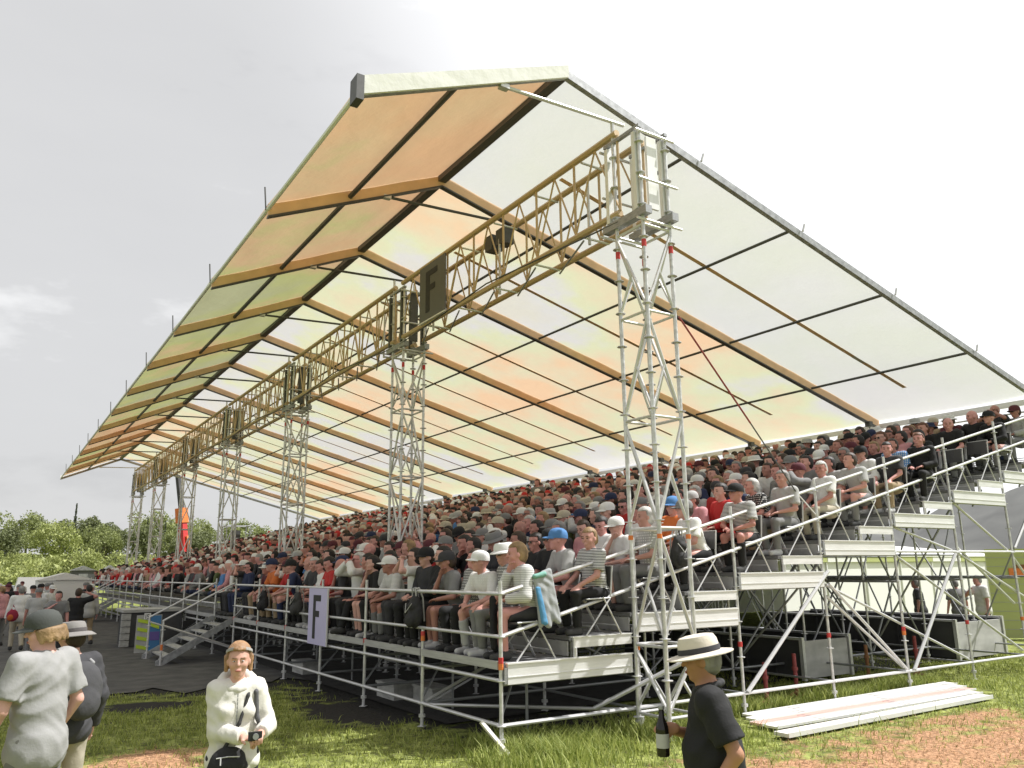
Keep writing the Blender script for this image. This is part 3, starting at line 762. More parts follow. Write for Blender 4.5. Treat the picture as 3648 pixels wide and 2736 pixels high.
def head_prims(B_, J, fem=False, fine=True):
    h, Rm = J['head'], J['R']
    g = J.get('hs', 1.0)
    P_ = lambda x, y, z: h+Rm@(V3(x, y, z)*g)
    B_.ell(P_(-.008, 0, .022), tuple(q*g for q in (.098, .077, .098)), Rm, .02)
    B_.ell(P_(.022, 0, -.045), tuple(q*g for q in (.066, .058, .075)), Rm, .035)
    B_.ell(P_(.062, 0, -.098), tuple(q*g for q in (.024, .026, .019)), Rm, .025)
    B_.cap(P_(.088, 0, .022), P_(.108, 0, -.022), .008, .0125, .012)
    for s in (1, -1):
        B_.ell(P_(.0, s*.079, -.012), tuple(q*g for q in (.024, .010, .033)), Rm, .006)
        B_.ell(P_(.052, s*.044, -.028), tuple(q*g for q in (.030, .020, .022)), Rm, .02)
        B_.ell(P_(.093, s*.031, .006), tuple(q*g for q in (.018, .017, .012)), Rm, .012, sub=True)
        B_.cap(P_(.082, s*.016, .028), P_(.070, s*.048, .027), .009, .008, .012)
    B_.ell(P_(.088, 0, -.058), tuple(q*g for q in (.013, .024, .0065)), Rm, .006); B_.ell(P_(.086, 0, -.071), tuple(q*g for q in (.013, .021, .007)), Rm, .006)
    B_.cap(J['neck']-J['up']*.05, P_(-.012, 0, -.06), .060 if not fem else .05, .054 if not fem else .046, .03)
def torso_prims(B_, J, fem=False, add=0):
    hip, up, f, lat = J['hip'], J['up'], J['fat'], J['lat']
    fw = unit(np.cross(lat, up)); Rm = np.stack([fw, lat, up], 1)
    B_.ell(hip+up*.03, (.125*f+add, .168+add, .13), Rm, .06)
    B_.ell(hip+up*.20+fw*.012*f, (.115*f+add, .148*f+add, .16), Rm, .06)
    B_.ell(hip+up*.38, (.118+add, .170+add, .165), Rm, .07)
    B_.cap(J['shL']-lat*.02, J['shR']+lat*.02, .062+add, .062+add, .06)
    if fem:
        for s in (1, -1): B_.ell(hip+up*.345+fw*.085+lat*s*.07, (.062+add, .062+add, .062+add), Rm, .03)
    B_.cap(J['neck']-up*.06, J['neck']-up*.02, .075+add*.5, .062+add*.3, .04)
def body(J, vox, fem=False, hands=True, curl=(.35, .35), grips=None):
    B_ = SDF(); torso_prims(B_, J, fem); head_prims(B_, J, fem)
    for i, k in enumerate('LR'):
        B_.cap(J['sh'+k], J['el'+k], .050, .040, .03); B_.cap(J['el'+k], J['wr'+k], .041, .027, .012)
        hand_prims(B_, J, k, curl[i], grip=grips.get(k) if grips else None)
        B_.cap(J['hp'+k], J['kn'+k], .083, .056, .04); B_.cap(J['kn'+k], J['an'+k], .056, .038, .02)
        B_.cap(J['an'+k]-V3(0, 0, .035), J['an'+k]+V3(.13, 0, -.05), .038, .03, .02)
    return B_.mesh(vox)
def shirt(J, vox, sleeve='short', fem=False, fold=.004, seed=0, add=.014, long_=.0, loose=0):
    B_ = SDF(); torso_prims(B_, J, fem, add)
    if long_: B_.ell(J['hip']-V3(0, 0, long_*.5), (.156*J['fat']+add, .190+add, .10+long_), None, .05)
    if long_: B_.ell(J['hip']+J['up']*.18, (.118*J['fat']+add, .168+add, .17), None, .05)
    for k in 'LR':
        r = add+.012+loose
        if sleeve == 'short': B_.cap(J['sh'+k], J['el'+k], .046+r, .046+r+.010, .04, cut=.78)
        elif sleeve == 'none': B_.cap(J['sh'+k], J['el'+k], .052+r*.5, .046+r, .04, cut=.12)
        else: B_.cap(J['sh'+k], J['el'+k], .047+r, .042+r, .04); B_.cap(J['el'+k], J['wr'+k], .044+r, .033+r, .02, cut=.97)
    zl = J['hip'][2]-.075-long_
    def post(F, X): return np.maximum(F, zl-X[..., 2]) if J['kn'+'L'][2] < J['hip'][2]-.2 else F
    return B_.mesh(vox, fold, seed, post)
def trousers(J, vox, short=False, fold=.004, seed=0, fem=False):
    B_ = SDF(); B_.ell(J['hip'], (.132*J['fat'], .178, .14), None, .05)
    for k in 'LR':
        B_.cap(J['hp'+k], J['kn'+k], .098, .072 if not short else .085, .05, cut=(.86 if short else None))
        if not short: B_.cap(J['kn'+k], J['an'+k], .068, .056, .02, cut=.97)
    top = J['hip']+J['up']*.10
    def post(F, X): return np.maximum(F, (X-top)@J['up'])
    return B_.mesh(vox, fold, seed+3, post)
def shoes(J):
    B_ = SDF()
    for k in 'LR':
        a = J['an'+k]; B_.cap(a+V3(-.03, 0, -.04), a+V3(.15, 0, -.048), .048, .040, .02); B_.cap(a+V3(0, 0, .0), a+V3(0, 0, -.03), .044, .045, .02)
    return B_.mesh(.014)
# head-local shapes (origin at the head centre, x forward, z up)
def hair_mesh(style, vox=.012):
    B_ = SDF()
    if style == 'short':
        B_.ell(V3(-.012, 0, .026), (.107, .087, .103), None, .02); B_.ell(V3(-.05, 0, -.03), (.062, .078, .07), None, .03)
    elif style == 'long':
        B_.ell(V3(-.014, 0, .026), (.110, .092, .106), None, .02); B_.cap(V3(-.05, 0, -.02), V3(-.06, 0, -.17), .088, .07, .04)
        for s in (1, -1): B_.cap(V3(-.01, s*.07, 0), V3(-.01, s*.075, -.13), .03, .022, .02)
    elif style == 'bun':
        B_.ell(V3(-.014, 0, .026), (.108, .088, .104), None, .02); B_.ell(V3(-.11, 0, .03), (.045, .045, .045), None, .02); B_.ell(V3(-.05, 0, -.02), (.06, .078, .06), None, .03)
    def post(F, X):
        x, y, z = X[..., 0], X[..., 1], X[..., 2]
        face = np.minimum(x-.012+np.maximum(0, z)*.1, .066-z)*1.0      # remove the face region
        F = np.maximum(F, face)
        F = np.maximum(F, np.minimum(.045-z*.0-np.abs(y)*0-x*1.0-.02, 1)) if False else F
        return F + .003*np.sin(x*60+14*z)*np.sin(y*190+np.sin(z*30)*2)
    return B_.mesh(vox, post=post)
def fringe_hair(vox=.009):
    B_ = SDF()
    for i in range(46):
        a = -2.6+i*5.2/45*1.0; r0 = .090
        x = -.012+.100*math.cos(a+PI); y = .083*math.sin(a+PI)
        if x > .045: continue
        z = -.01-.04*abs(math.sin(i*2.3)); B_.cap(V3(x, y, .01), V3(x*1.12-.004, y*1.12, z-.02), .018, .011, .01)
    return B_.mesh(vox)
def cap_mesh():
    mb = MB(); n = 20
    prof = [(.112, -.0), (.113, .03), (.108, .062), (.092, .092), (.062, .112), (.025, .121), (.0, .123)]
    mb.lathe(prof, n, 1.02, .86)
    v = []; k = len(mb.v)
    for i in range(11):
        a = -1.15+2.3*i/10; c, s_ = math.cos(a), math.sin(a); ext = .075*math.cos(a*1.15)
        x0, y0 = .109*c, .092*s_; x1, y1 = x0+ext, y0*1.0
        mb.v += [(x0, y0, .022), (x1, y1, .004-.012*abs(s_)), (x1, y1, .0-.012*abs(s_)), (x0, y0, .014)]
    for i in range(10):
        p, q = k+i*4, k+i*4+4
        for a_, b_ in ((0, 1), (1, 2), (2, 3)): mb.f.append((p+a_, q+a_, q+b_, p+b_))
    mb.lathe([(.112, 0), (.106, 0), (.105, .02)], n, 1.02, .86)
    return mb.mesh(cloth, True)
def brim_hat_mesh(br=.19, cr=.105, h=.115, droop=.022, m=None):
    mb = MB(); mb.lathe([(cr*1.06, .018), (cr*1.05, .04), (cr*1.0, h*.75), (cr*.88, h*.98), (cr*.6, h*1.04), (cr*.25, h*.98), (0, h*.96)], 24, 1.08, .92)
    mb.lathe([(cr*1.06, .022), (br*.8, .016), (br, .020-droop), (br*1.0, .014-droop), (br*.8, .009), (cr*1.05, .012)], 24, 1.04, .98)
    return mb.mesh(m or cloth, True)
def hat_band_mesh(cr=.105):
    return MB().lathe([(cr*1.075, .022), (cr*1.085, .03), (cr*1.075, .052), (cr*1.05, .053)], 24, 1.08, .92).mesh(cloth, True)
def glasses_mesh():
    mb = MB()
    for s in (1, -1):
        mb.box((.094, s*.033-.022, -.014), (.102, s*.033+.022, .018)); mb.box((.0, s*.080-.002, .008), (.098, s*.080+.002, .014))
    mb.box((.096, -.012, .006), (.101, .012, .012)); return mb.mesh(eye_m)
def eyes_mesh():
    mb = MB()
    for s in (1, -1): mb.box((.083, s*.031-.012, .001), (.0875, s*.031+.012, .008)); mb.box((.088, s*.033-.017, .026), (.092, s*.033+.017, .032))
    return mb.mesh(eye_m)
HEADGEAR = {}
def gear(name):
    if name not in HEADGEAR:
        if name in ('short', 'long', 'bun'): V, Q = hair_mesh(name); HEADGEAR[name] = ('hair', np_mesh(name, V, Q, hair_m))
        elif name == 'cap': HEADGEAR[name] = ('cap', cap_mesh())
        elif name == 'hat': HEADGEAR[name] = ('sun_hat', brim_hat_mesh(.165, .107, .10))
        elif name == 'sunglasses': HEADGEAR[name] = ('sunglasses', glasses_mesh())
        elif name == 'eyes': HEADGEAR[name] = ('eye', eyes_mesh())
    return HEADGEAR[name]
def head_mat(J):
    m = Matrix([list(r) for r in J['R']]).to_4x4(); m.translation = J['head']; g = J.get('hs', 1.0); return m @ Matrix.Diagonal((g, g, g, 1))

# ---------------- seated spectators: pose templates
VX = .0135
POSES = []
def add_pose(**k):
    sl = k.pop('shorts', False); sd = len(POSES); fem = k.pop('fem', False)
    J = person_joints('sit', **k); J['hs'] = 1.13; d = {'J': J}
    d['body'] = np_mesh('seated_body', *body(J, VX, fem), skin)
    for nm, sv in (('short', 'short'), ('long', 'long')):
        V, Q = shirt(J, VX*1.1, sv, fem, .004, sd); d['shirt_'+nm] = {}
        for mn, mm in (('plain', cloth), ('striped', cloth_s), ('checked', cloth_c)): d['shirt_'+nm][mn] = np_mesh('shirt', V, Q, mm)
    d['trousers'] = np_mesh('trousers', *trousers(J, VX*1.2, sl, .004, sd), cloth)
    d['shoes'] = np_mesh('shoes', *shoes(J), cloth); d['shorts'] = sl; d['fem'] = fem
    POSES.append(d)
add_pose(lean=.05, yaw=0, pitch=.05)
add_pose(lean=.38, yaw=-.35, pitch=-.05, hands={'L': (.46, .08, .62, -.2, .6, -.6), 'R': (.45, -.08, .63, -.2, -.6, -.6)})
add_pose(lean=-.02, yaw=-.5, pitch=.0, hands={'L': (.13, -.10, .72, .0, .8, -.6), 'R': (.16, .11, .75, .0, -.8, -.6)}, fem=True)
add_pose(lean=.30, yaw=-.2, pitch=.10, hands={'R': (.30, -.02, .98, .3, -.4, -.9), 'L': (.36, .05, .66, -.2, .6, -.6)}, shorts=True)
add_pose(lean=.12, yaw=.35, pitch=.12, hands={'L': (.38, .14, .60), 'R': (.38, -.14, .60)}, fat=1.15)
add_pose(lean=.10, yaw=-.75, pitch=.02, twist=-.25, hands={'L': (.25, .10, .64, -.2, .6, -.6), 'R': (.12, -.26, .66, -.4, -.6, -.5)}, legs={'L': ((.42, .10, .53), (.55, .12, .12)), 'R': ((.43, -.12, .52), (.34, -.10, .09))})
add_pose(lean=.22, yaw=.15, pitch=.35, hands={'L': (.36, .06, .72, -.2, .6, -.6), 'R': (.35, -.04, .74, -.2, -.6, -.6)}, fem=True)
add_pose(lean=.02, yaw=-.25, pitch=-.06, hands={'L': (.24, .05, 1.16, .2, .8, -.6), 'R': (.24, -.05, 1.16, .2, -.8, -.6)})
COL = {'black': (.011, .011, .012), 'dark grey': (.038, .038, .042), 'grey': (.20, .20, .20), 'light grey': (.42, .42, .41), 'white': (.74, .74, .72), 'maroon': (.10, .02, .03),
       'red': (.50, .03, .03), 'orange': (.65, .17, .04), 'pink': (.62, .30, .32), 'navy blue': (.02, .03, .08), 'blue': (.08, .22, .48), 'olive green': (.08, .10, .03), 'tan': (.36, .27, .17), 'brown': (.09, .05, .03), 'beige': (.48, .43, .33)}
HAIRC = {'dark': (.02, .015, .012), 'brown': (.06, .035, .02), 'blond': (.36, .23, .11), 'grey': (.30, .29, .28), 'white': (.62, .61, .58), 'reddish': (.16, .06, .025)}
SKINS = [(.60, .31, .26), (.52, .24, .20), (.66, .38, .32), (.42, .20, .16), (.62, .30, .27)]
def make_person(loc, rz, pose, top, topc, sleeve, pat, bottom, head, headc, skinc, sunglass, label, group, sc=1.0, shoes_=True, hairc=None):
    d = POSES[pose]; t = thing('person', label, 'person', loc, rz, group); t.scale = (sc, sc, sc)
    link('body', d['body'], t, color=skinc)
    link({'short': 't_shirt', 'long': 'jacket'}[sleeve], d['shirt_'+sleeve][pat], t, color=topc)
    link('shorts' if d['shorts'] else 'trousers', d['trousers'], t, color=bottom)
    if shoes_: link('shoes', d['shoes'], t, color=(.05, .05, .05) if random.random() < .7 else (.5, .5, .5))
    hm = head_mat(d['J'])
    def put(g, c=None):
        nm, me = gear(g); o = link(nm, me, t, color=c); o.matrix_local = hm
        if g in ('cap', 'hat'): o.matrix_local = hm @ Matrix.Translation((0, 0, .014))
        return o
    if head in ('cap', 'hat'):
        put(head, headc); put('short', hairc or HAIRC['brown']) if random.random() < .6 else None
    elif head in ('short', 'long', 'bun'): put(head, headc)
    put('sunglasses' if sunglass else 'eyes')
    return t

def chair_meshes():
    s = MB().box((-.02, -.21, .435), (.40, .21, .455)).box((-.02, -.20, .425), (.02, .20, .436)).mesh(chair_m)
    b_ = MB()
    for i in range(6):
        x = -.07+.006*(i-2.5)**2
        b_.box((-.075, -.20+i*.067, .60), (-.055, -.134+i*.067, .86))
    b_ = b_.mesh(chair_m)
    f = MB()
    for s_ in (1, -1):
        y = s_*.225
        f.path([(-.07, y, .87), (-.02, y, .46), (.40, y, .0)], .011); f.path([(.10, y, .47), (-.18, y, .0)], .011); f.tube((-.02, y, .46), (.38, y, .45), .010, 6)
    f.tube((-.07, -.225, .865), (-.07, .225, .865), .010, 6); f.tube((.30, -.225, .11), (.30, .225, .11), .009, 6); f.tube((-.11, -.225, .11), (-.11, .225, .11), .009, 6)
    return s, b_, f.mesh(chair_l, True)
CH = chair_meshes()
def make_chair(loc, rz, label, group):
    t = thing('folding_chair', label, 'chair', loc, rz, group)
    link('seat', CH[0], t); link('backrest', CH[1], t); link('frame', CH[2], t); return t

# ---------------- fill the rows
seats = []
for r in range(14):
    z = 1.0+.25*r; yy = .22 if r != 1 else .17
    k = 0
    while yy < YL-.3:
        seats.append([r, k, RP*r+.62, yy, z]); yy += .475+(.0 if k < 3 else random.uniform(-.02, .03)); k += 1
SPEC = {  # near seats read off the photograph: (pose, top colour, sleeve, pattern, trousers, headwear, head colour, sunglasses)
 (0, 0): (3, 'light grey', 'long', 'striped', 'dark grey', 'short', 'blond', 0), (0, 1): (4, 'grey', 'short', 'checked', 'grey', 'hat', 'white', 1),
 (0, 2): (1, 'white', 'short', 'checked', 'light grey', 'cap', 'white', 0), (0, 4): (3, 'grey', 'short', 'plain', 'dark grey', 'cap', 'dark grey', 0),
 (0, 3): (2, 'grey', 'long', 'checked', 'black', 'short', 'brown', 0), (0, 5): (2, 'black', 'long', 'plain', 'black', 'short', 'dark', 0), (0, 6): (0, 'dark grey', 'long', 'plain', 'black', 'cap', 'black', 0),
 (0, 7): (7, 'white', 'short', 'plain', 'dark grey', 'short', 'dark', 1), (0, 8): (1, 'light grey', 'short', 'striped', 'grey', 'cap', 'white', 0),
 (0, 9): (0, 'light grey', 'short', 'plain', 'black', 'short', 'dark', 0), (0, 10): (3, 'black', 'short', 'plain', 'grey', 'short', 'dark', 0),
 (1, 0): (4, 'dark grey', 'short', 'striped', 'black', 'short', 'blond', 0), (1, 1): (1, 'light grey', 'short', 'plain', 'grey', 'cap', 'blue', 0),
 (1, 2): (4, 'black', 'short', 'plain', 'grey', 'cap', 'black', 1), (1, 3): (0, 'black', 'long', 'plain', 'black', 'short', 'dark', 1), (1, 4): (2, 'tan', 'long', 'plain', 'black', 'short', 'brown', 0),
 (2, 0): (0, 'light grey', 'short', 'checked', 'grey', 'short', 'white', 0), (2, 1): (3, 'white', 'short', 'plain', 'grey', 'cap', 'white', 0),
 (3, 0): (1, 'white', 'short', 'checked', 'black', 'cap', 'grey', 0), (3, 1): (0, 'orange', 'short', 'plain', 'black', 'cap', 'blue', 0), (3, 2): (2, 'white', 'long', 'plain', 'black', 'long', 'dark', 0), (3, 3): (0, 'white', 'short', 'plain', 'grey', 'short', 'brown', 0),
 (4, 0): (1, 'black', 'short', 'striped', 'black', 'cap', 'black', 0), (4, 1): (0, 'red', 'long', 'plain', 'black', 'short', 'dark', 0), (4, 2): (3, 'pink', 'short', 'plain', 'tan', 'cap', 'light grey', 0), (5, 0): (0, 'light grey', 'short', 'plain', 'grey', 'short', 'grey', 0),
 (6, 0): (4, 'white', 'short', 'plain', 'beige', 'short', 'white', 0), (7, 0): (1, 'light grey', 'short', 'plain', 'grey', 'short', 'brown', 0), (8, 0): (4, 'dark grey', 'short', 'plain', 'tan', 'short', 'dark', 0),
 (9, 0): (0, 'black', 'long', 'plain', 'black', 'short', 'reddish', 0), (12, 0): (1, 'black', 'long', 'plain', 'grey', 'cap', 'black', 0), (13, 0): (0, 'light grey', 'long', 'plain', 'grey', 'cap', 'maroon', 1)}
TOPS = ['black']*15+['dark grey']*8+['grey']*4+['light grey']*4+['white']*8+['maroon']*7+['navy blue']*3+['pink']*4+['red']*3+['brown', 'olive green', 'red', 'pink', 'blue', 'tan', 'orange', 'tan']
rowname = lambda r: ordw(r+1)+' row up'
live = []
for s in seats:
    r, k, x, y, z = s
    key = (r, k)
    if key not in SPEC and (random.random() < .05 or (k == 0 and r in (10, 11))): continue
    if STAIR_K*P-.1 < y < STAIR_K*P+.9 and r < 2: continue
    s.append((Vector((x, y, z))-CAM).length); live.append(s)
live.sort(key=lambda s: s[5])
ind = [s for s in live[:300]]; far = live[300:]
pat_w = ['plain']*8+['striped', 'checked']
seen = set(); HT = {'short': 'hair', 'long': 'long hair', 'bun': 'tied hair', 'none': 'bald head', 'cap': 'cap', 'hat': 'sun hat'}
for (r, k, x, y, z, D) in ind:
    if (r, k) in SPEC: po, tc_, sl, pt, bt, hd, hc, sg = SPEC[(r, k)]
    else:
        po = random.choice([0, 0, 1, 1, 2, 3, 4, 5, 5, 6, 7]); tc_ = random.choice(TOPS); sl = random.choice(['short', 'long']); pt = random.choice(pat_w)
        bt = random.choice(['black', 'dark grey', 'grey', 'navy blue', 'tan', 'dark grey']); hd = random.choice(['short']*5+['cap']*4+['hat']+(['long', 'bun'] if po in (2, 6) else ['none']))
        hc = random.choice(['black', 'white', 'dark grey', 'light grey', 'grey', 'white', 'maroon', 'beige', 'navy blue']) if hd in ('cap', 'hat') else random.choice(['dark']*5+['brown']*4+['grey']*2+['white', 'blond', 'reddish']); sg = random.random() < .25
    hcol = COL[hc] if hd in ('cap', 'hat') else HAIRC.get(hc, (0, 0, 0))
    headtxt = 'bald head' if hd == 'none' else hc+' '+HT[hd]
    lab = f"{'striped ' if pt=='striped' else 'checked ' if pt=='checked' else ''}{tc_} {'top' if sl=='short' else 'jacket'}, {headtxt}, {rowname(r)}, {ordw(k+1)} seat in"
    j = .04
    make_person((x+random.uniform(-j, j), y+random.uniform(-.02, .02), z), PI+random.uniform(-.38, .22), po, tc_, COL[tc_], sl, pt, COL[bt], hd, hcol, random.choice(SKINS), sg, lab, 'spectators seated on the grandstand', random.uniform(1.0, 1.09), shoes_=(r < 2 or k < 3 or y < 2))
    if r < 2 or k < 4:
        make_chair((x, y, z), PI, f"grey folding chair, pale tube legs, {ordw(r+1)} row up, {ordw(k+1)} from the near end", 'folding chairs on the decks')
# empty chairs at the near ends of the upper rows
for r in (10, 11):
    make_chair((RP*r+.62, .22, 1.0+.25*r), PI, f"empty grey folding chair at the near end of the {ordw(r+1)} row", 'folding chairs on the decks')

# the distant rest of the crowd as one mass
def far_template(pose):
    J = POSES[pose]['J']; B_ = SDF(); torso_prims(B_, J, False, .015)
    h, Rm = J['head'], J['R']; B_.ell(h+V3(0, 0, .01), (.12, .10, .148), Rm, .02); B_.cap(J['neck']-J['up']*.03, h-V3(0, 0, .06), .062, .06, .02)
    for k in 'LR':
        B_.cap(J['sh'+k], J['el'+k], .062, .056, .03); B_.cap(J['el'+k], J['wr'+k]+J['hd'+k]*.08, .052, .042, .02); B_.cap(J['hp'+k], J['kn'+k], .10, .075, .04)
    V, Q = B_.mesh(.05); c = np.zeros(len(Q), int); ctr = V[Q].mean(1)          # 0 shirt 1 skin 2 hair 3 trousers
    lh = (ctr-h)@Rm; dh = np.sqrt((lh**2).sum(1)); c[dh < .17] = 1; c[(dh < .20) & ((lh[:, 2] > .055) | (lh[:, 0] < -.02)) & (lh[:, 2] > -.06)] = 2
    c[(ctr[:, 2] < J['hip'][2]+.06) & (c == 0)] = 3
    for k in 'LR': c[np.sqrt(((ctr-J['wr'+k]-J['hd'+k]*.06)**2).sum(1)) < .075] = 1
    return V, Q, c
FT = [far_template(i) for i in range(7)]
VV, QQ, CC = [], [], []; off = 0
for (r, k, x, y, z, D) in far:
    V, Q, c = random.choice(FT); a = PI+random.uniform(-.3, .2); sc = random.uniform(.98, 1.09); ca, sa = math.cos(a)*sc, math.sin(a)*sc
    X = np.empty_like(V); X[:, 0] = V[:, 0]*ca-V[:, 1]*sa+x; X[:, 1] = V[:, 0]*sa+V[:, 1]*ca+y; X[:, 2] = V[:, 2]*sc+z
    VV.append(X); QQ.append(Q+off); off += len(V)
    hairc = random.choice([HAIRC['dark']]*4+[HAIRC['brown']]*3+[HAIRC['grey'], COL['white'], COL['white'], COL['white'], COL['light grey'], COL['black'], COL['black'], COL['red'], COL['maroon'], COL['beige']])
    pal = np.array([COL[random.choice(TOPS)], random.choice(SKINS), hairc, COL[random.choice(['black', 'dark grey', 'grey', 'navy blue'])]])
    CC.append(pal[c])
VV = np.concatenate(VV); QQ = np.concatenate(QQ); CC = np.concatenate(CC)
crowd_m = mat('crowd_cloth', (.1, .1, .1), .85, bump=.3, bscale=25)
tt = crowd_m.node_tree; at = tt.nodes.new('ShaderNodeAttribute'); at.attribute_name = 'tint'; bb = tt.nodes['Principled BSDF']; tt.links.new(at.outputs['Color'], bb.inputs['Base Color'])
me = np_mesh('crowd', VV, QQ, crowd_m)
ca_ = me.color_attributes.new('tint', 'FLOAT_COLOR', 'CORNER'); cc = np.ones((len(QQ), 4, 4)); cc[:, :, :3] = CC[:, None, :]; ca_.data.foreach_set('color', cc.reshape(-1).astype(np.float32))
tag(link('crowd', me), 'dense crowd filling the far two thirds of the grandstand', 'crowd', kind='stuff')

# ================================================================== STANDING PEOPLE
def dress(t, J, vox, top, sleeve, bottom, fem=False, short=False, pattern=cloth, fold=.006, grips=None, curl=(.35, .35), skinc=SKINS[0], topname='t_shirt', long_=.05, seed=1, add=.014, loose=0, tmat=None):
    link('body', np_mesh('standing_body', *body(J, vox, fem, True, curl, grips), skin), t, color=skinc)
    V, Q = shirt(J, vox*1.15, sleeve, fem, fold, seed, add, long_, loose); link(topname, np_mesh('top', V, Q, tmat or pattern), t, color=top)
    link('shorts' if short else 'trousers', np_mesh('trousers', *trousers(J, vox*1.3, short, .006, seed), cloth), t, color=bottom)
    link('shoes', np_mesh('shoes', *shoes(J), cloth), t, color=(.04, .04, .04))
    return head_mat(J)
def hput(t, name, me, hm, off=(0, 0, 0), color=None, rot=None, sc=None):
    o = link(name, me, t, color=color); m = hm @ Matrix.Translation(off)
    if rot: m = m @ Euler(rot).to_matrix().to_4x4()
    if sc: m = m @ Matrix.Diagonal((*sc, 1))
    o.matrix_local = m; return o
def face_details(t, hm, brow=(.1, .06, .03), lips=True, dark=False):
    ew = MB(); ir = MB(); br = MB(); lp = MB()
    def blob_(mb, c, r, n=8):
        k = len(mb.v); rings = 5
        for j in range(rings+1):
            ph = PI*j/rings
            for i in range(n): th = 2*PI*i/n; mb.v.append((c[0]+r[0]*math.sin(ph)*math.cos(th), c[1]+r[1]*math.sin(ph)*math.sin(th), c[2]+r[2]*math.cos(ph)))
        for j in range(rings):
            for i in range(n): mb.f.append((k+j*n+i, k+j*n+(i+1) % n, k+(j+1)*n+(i+1) % n, k+(j+1)*n+i))
    for s in (1, -1):
        blob_(ew, (.080, s*.031, .004), (.0065, .0115, .0040)); blob_(ir, (.0840, s*.031, .0035), (.0035, .0048, .0042))
        br.tube((.094, s*.016, .026), (.087, s*.046, .028), .0038, 6)
    blob_(lp, (.0985, 0, -.0635), (.006, .022, .0075))
    for nm, mb, m, c in (('eye', ew, white_p, None), ('iris', ir, eye_m, None), ('eyebrow', br, hair_m, brow), ('lips', lp, cloth, (.42, .16, .13))):
        o = mb.obj(nm, m, t, True); o.matrix_local = hm
        if c: o.color = (*c, 1)
# --- man in a grey t-shirt seen from behind, front left
FV = .0095
t = thing('person', 'man in grey t-shirt and dark cap with curly blond hair, seen from behind', 'person', (-4.85, -1.62, -.02), R(128)); t.scale = (1.055,)*3
J = person_joints('stand', lean=.03, yaw=.88, pitch=.16, shw=.182, fat=1.02, hands={'R': (.12, -.25, .93, -.9, -.5, 0), 'L': (.16, .27, .92, -.9, .5, 0)})
hm = dress(t, J, FV, (.30, .30, .295), 'short', (.16, .16, .15), short=True, skinc=SKINS[2], add=.012, loose=.006, long_=.10, fold=.007, seed=2)
hput(t, 'cap', cap_mesh(), hm, (0, 0, .014), (.055, .06, .055)); hput(t, 'hair', np_mesh('curls', *fringe_hair(), hair_m), hm, (-.008, 0, -.012), HAIRC['blond']); face_details(t, hm)
link('belt', MB().lathe([(.185, .905), (.187, .93), (.185, .955)], 24, .80, 1.02).mesh(black), t)
# --- man in a dark jacket and a grey hat behind him
t = thing('person', 'man in dark jacket and wide grey hat with backpack, beside the blond man', 'person', (-4.60, -.73, -.02), R(112)); t.scale = (.985,)*3
J = person_joints('stand', lean=.05, yaw=.35, pitch=.1, hands={'R': (.08, -.26, .90, -.9, -.3, 0)}, legs={'L': ((.12, .10, .50), (.0, .12, .10)), 'R': ((.02, -.10, .49), (-.10, -.12, .09))})
hm = dress(t, J, FV, (.045, .045, .05), 'long', (.42, .38, .30), skinc=SKINS[2], topname='jacket', add=.012, loose=.002, fold=.007, seed=5)
hput(t, 'hat', brim_hat_mesh(.185, .108, .105, .03), hm, (0, 0, .012), (.22, .21, .20)); hput(t, 'hat_band', hat_band_mesh(.108), hm, (0, 0, .012), (.10, .09, .09)); hput(t, 'hair', gear('short')[1], hm, color=HAIRC['brown']); hput(t, 'glasses', glasses_mesh(), hm)
st = SDF()
for s in (1, -1): st.cap(V3(.13, s*.12, 1.20), V3(.06, s*.13, 1.47), .016, .016); st.cap(V3(.06, s*.13, 1.47), V3(-.10, s*.12, 1.42), .016, .016)
link('backpack_strap', np_mesh('strap', *st.mesh(.009), cloth), t, color=(.30, .30, .30))
bp_ = SDF(); bp_.ell(V3(-.20, 0, 1.22), (.10, .16, .23), None, .03); bp_.ell(V3(-.27, 0, 1.12), (.06, .12, .12), None, .03)
link('backpack', np_mesh('pack', *bp_.mesh(.016, .004), cloth), t, color=(.06, .06, .065))
# --- woman in a cream hoodie facing the camera
t = thing('person', 'woman in cream hooded top with headband, holding a small camera and black shoulder bag', 'person', (-3.72, -2.48, .0), R(-100)); t.scale = (.915,)*3
J = person_joints('stand', lean=.03, yaw=-.10, pitch=.08, shw=.150, fat=1.0, hands={'R': (.25, .045, 1.115, -.5, -.5, -.8), 'L': (.26, .165, 1.135, -.6, .45, -.8)})
hm = dress(t, J, FV, (.70, .68, .62), 'long', (.02, .02, .022), fem=True, skinc=(.60, .34, .26), topname='hooded_top', add=.008, loose=.002, long_=.03, fold=.007, seed=8, curl=(.7, .7))
hd = SDF(); 
for i in range(14):
    a = 2*PI*i/14; b_ = 2*PI*(i+1)/14; nk = J['neck']
    f_ = lambda q: nk+V3(-.02+.095*math.cos(q), .105*math.sin(q), -.005-.045*math.cos(q)); hd.cap(f_(a), f_(b_), .030 if math.cos(a) > 0 else .042, .030 if math.cos(b_) > 0 else .042, .02)
hd.ell(J['neck']+V3(-.13, 0, -.02), (.06, .11, .09), None, .03)
link('hood', np_mesh('hood', *hd.mesh(.009, .002), cloth), t, color=(.66, .64, .58))
zp = MB()
for i in range(16):
    z0 = 1.40-.028*i; xx = .150-.02*abs(i-5)/10; zp.box((xx, -.004, z0-.024), (xx+.004, .004, z0))
zp.obj('zip', steel_d, t)
hput(t, 'hair', gear('short')[1], hm, (.006, 0, .008), (.42, .24, .12), sc=(1.03, 1.07, 1.04)); sd_ = SDF()
for s in (1, -1): sd_.cap(V3(-.02, s*.082, .02), V3(-.01, s*.088, -.075), .026, .016, .02)
hput(t, 'side_hair', np_mesh('sh', *sd_.mesh(.008, .003), hair_m), hm, color=(.42, .24, .12))
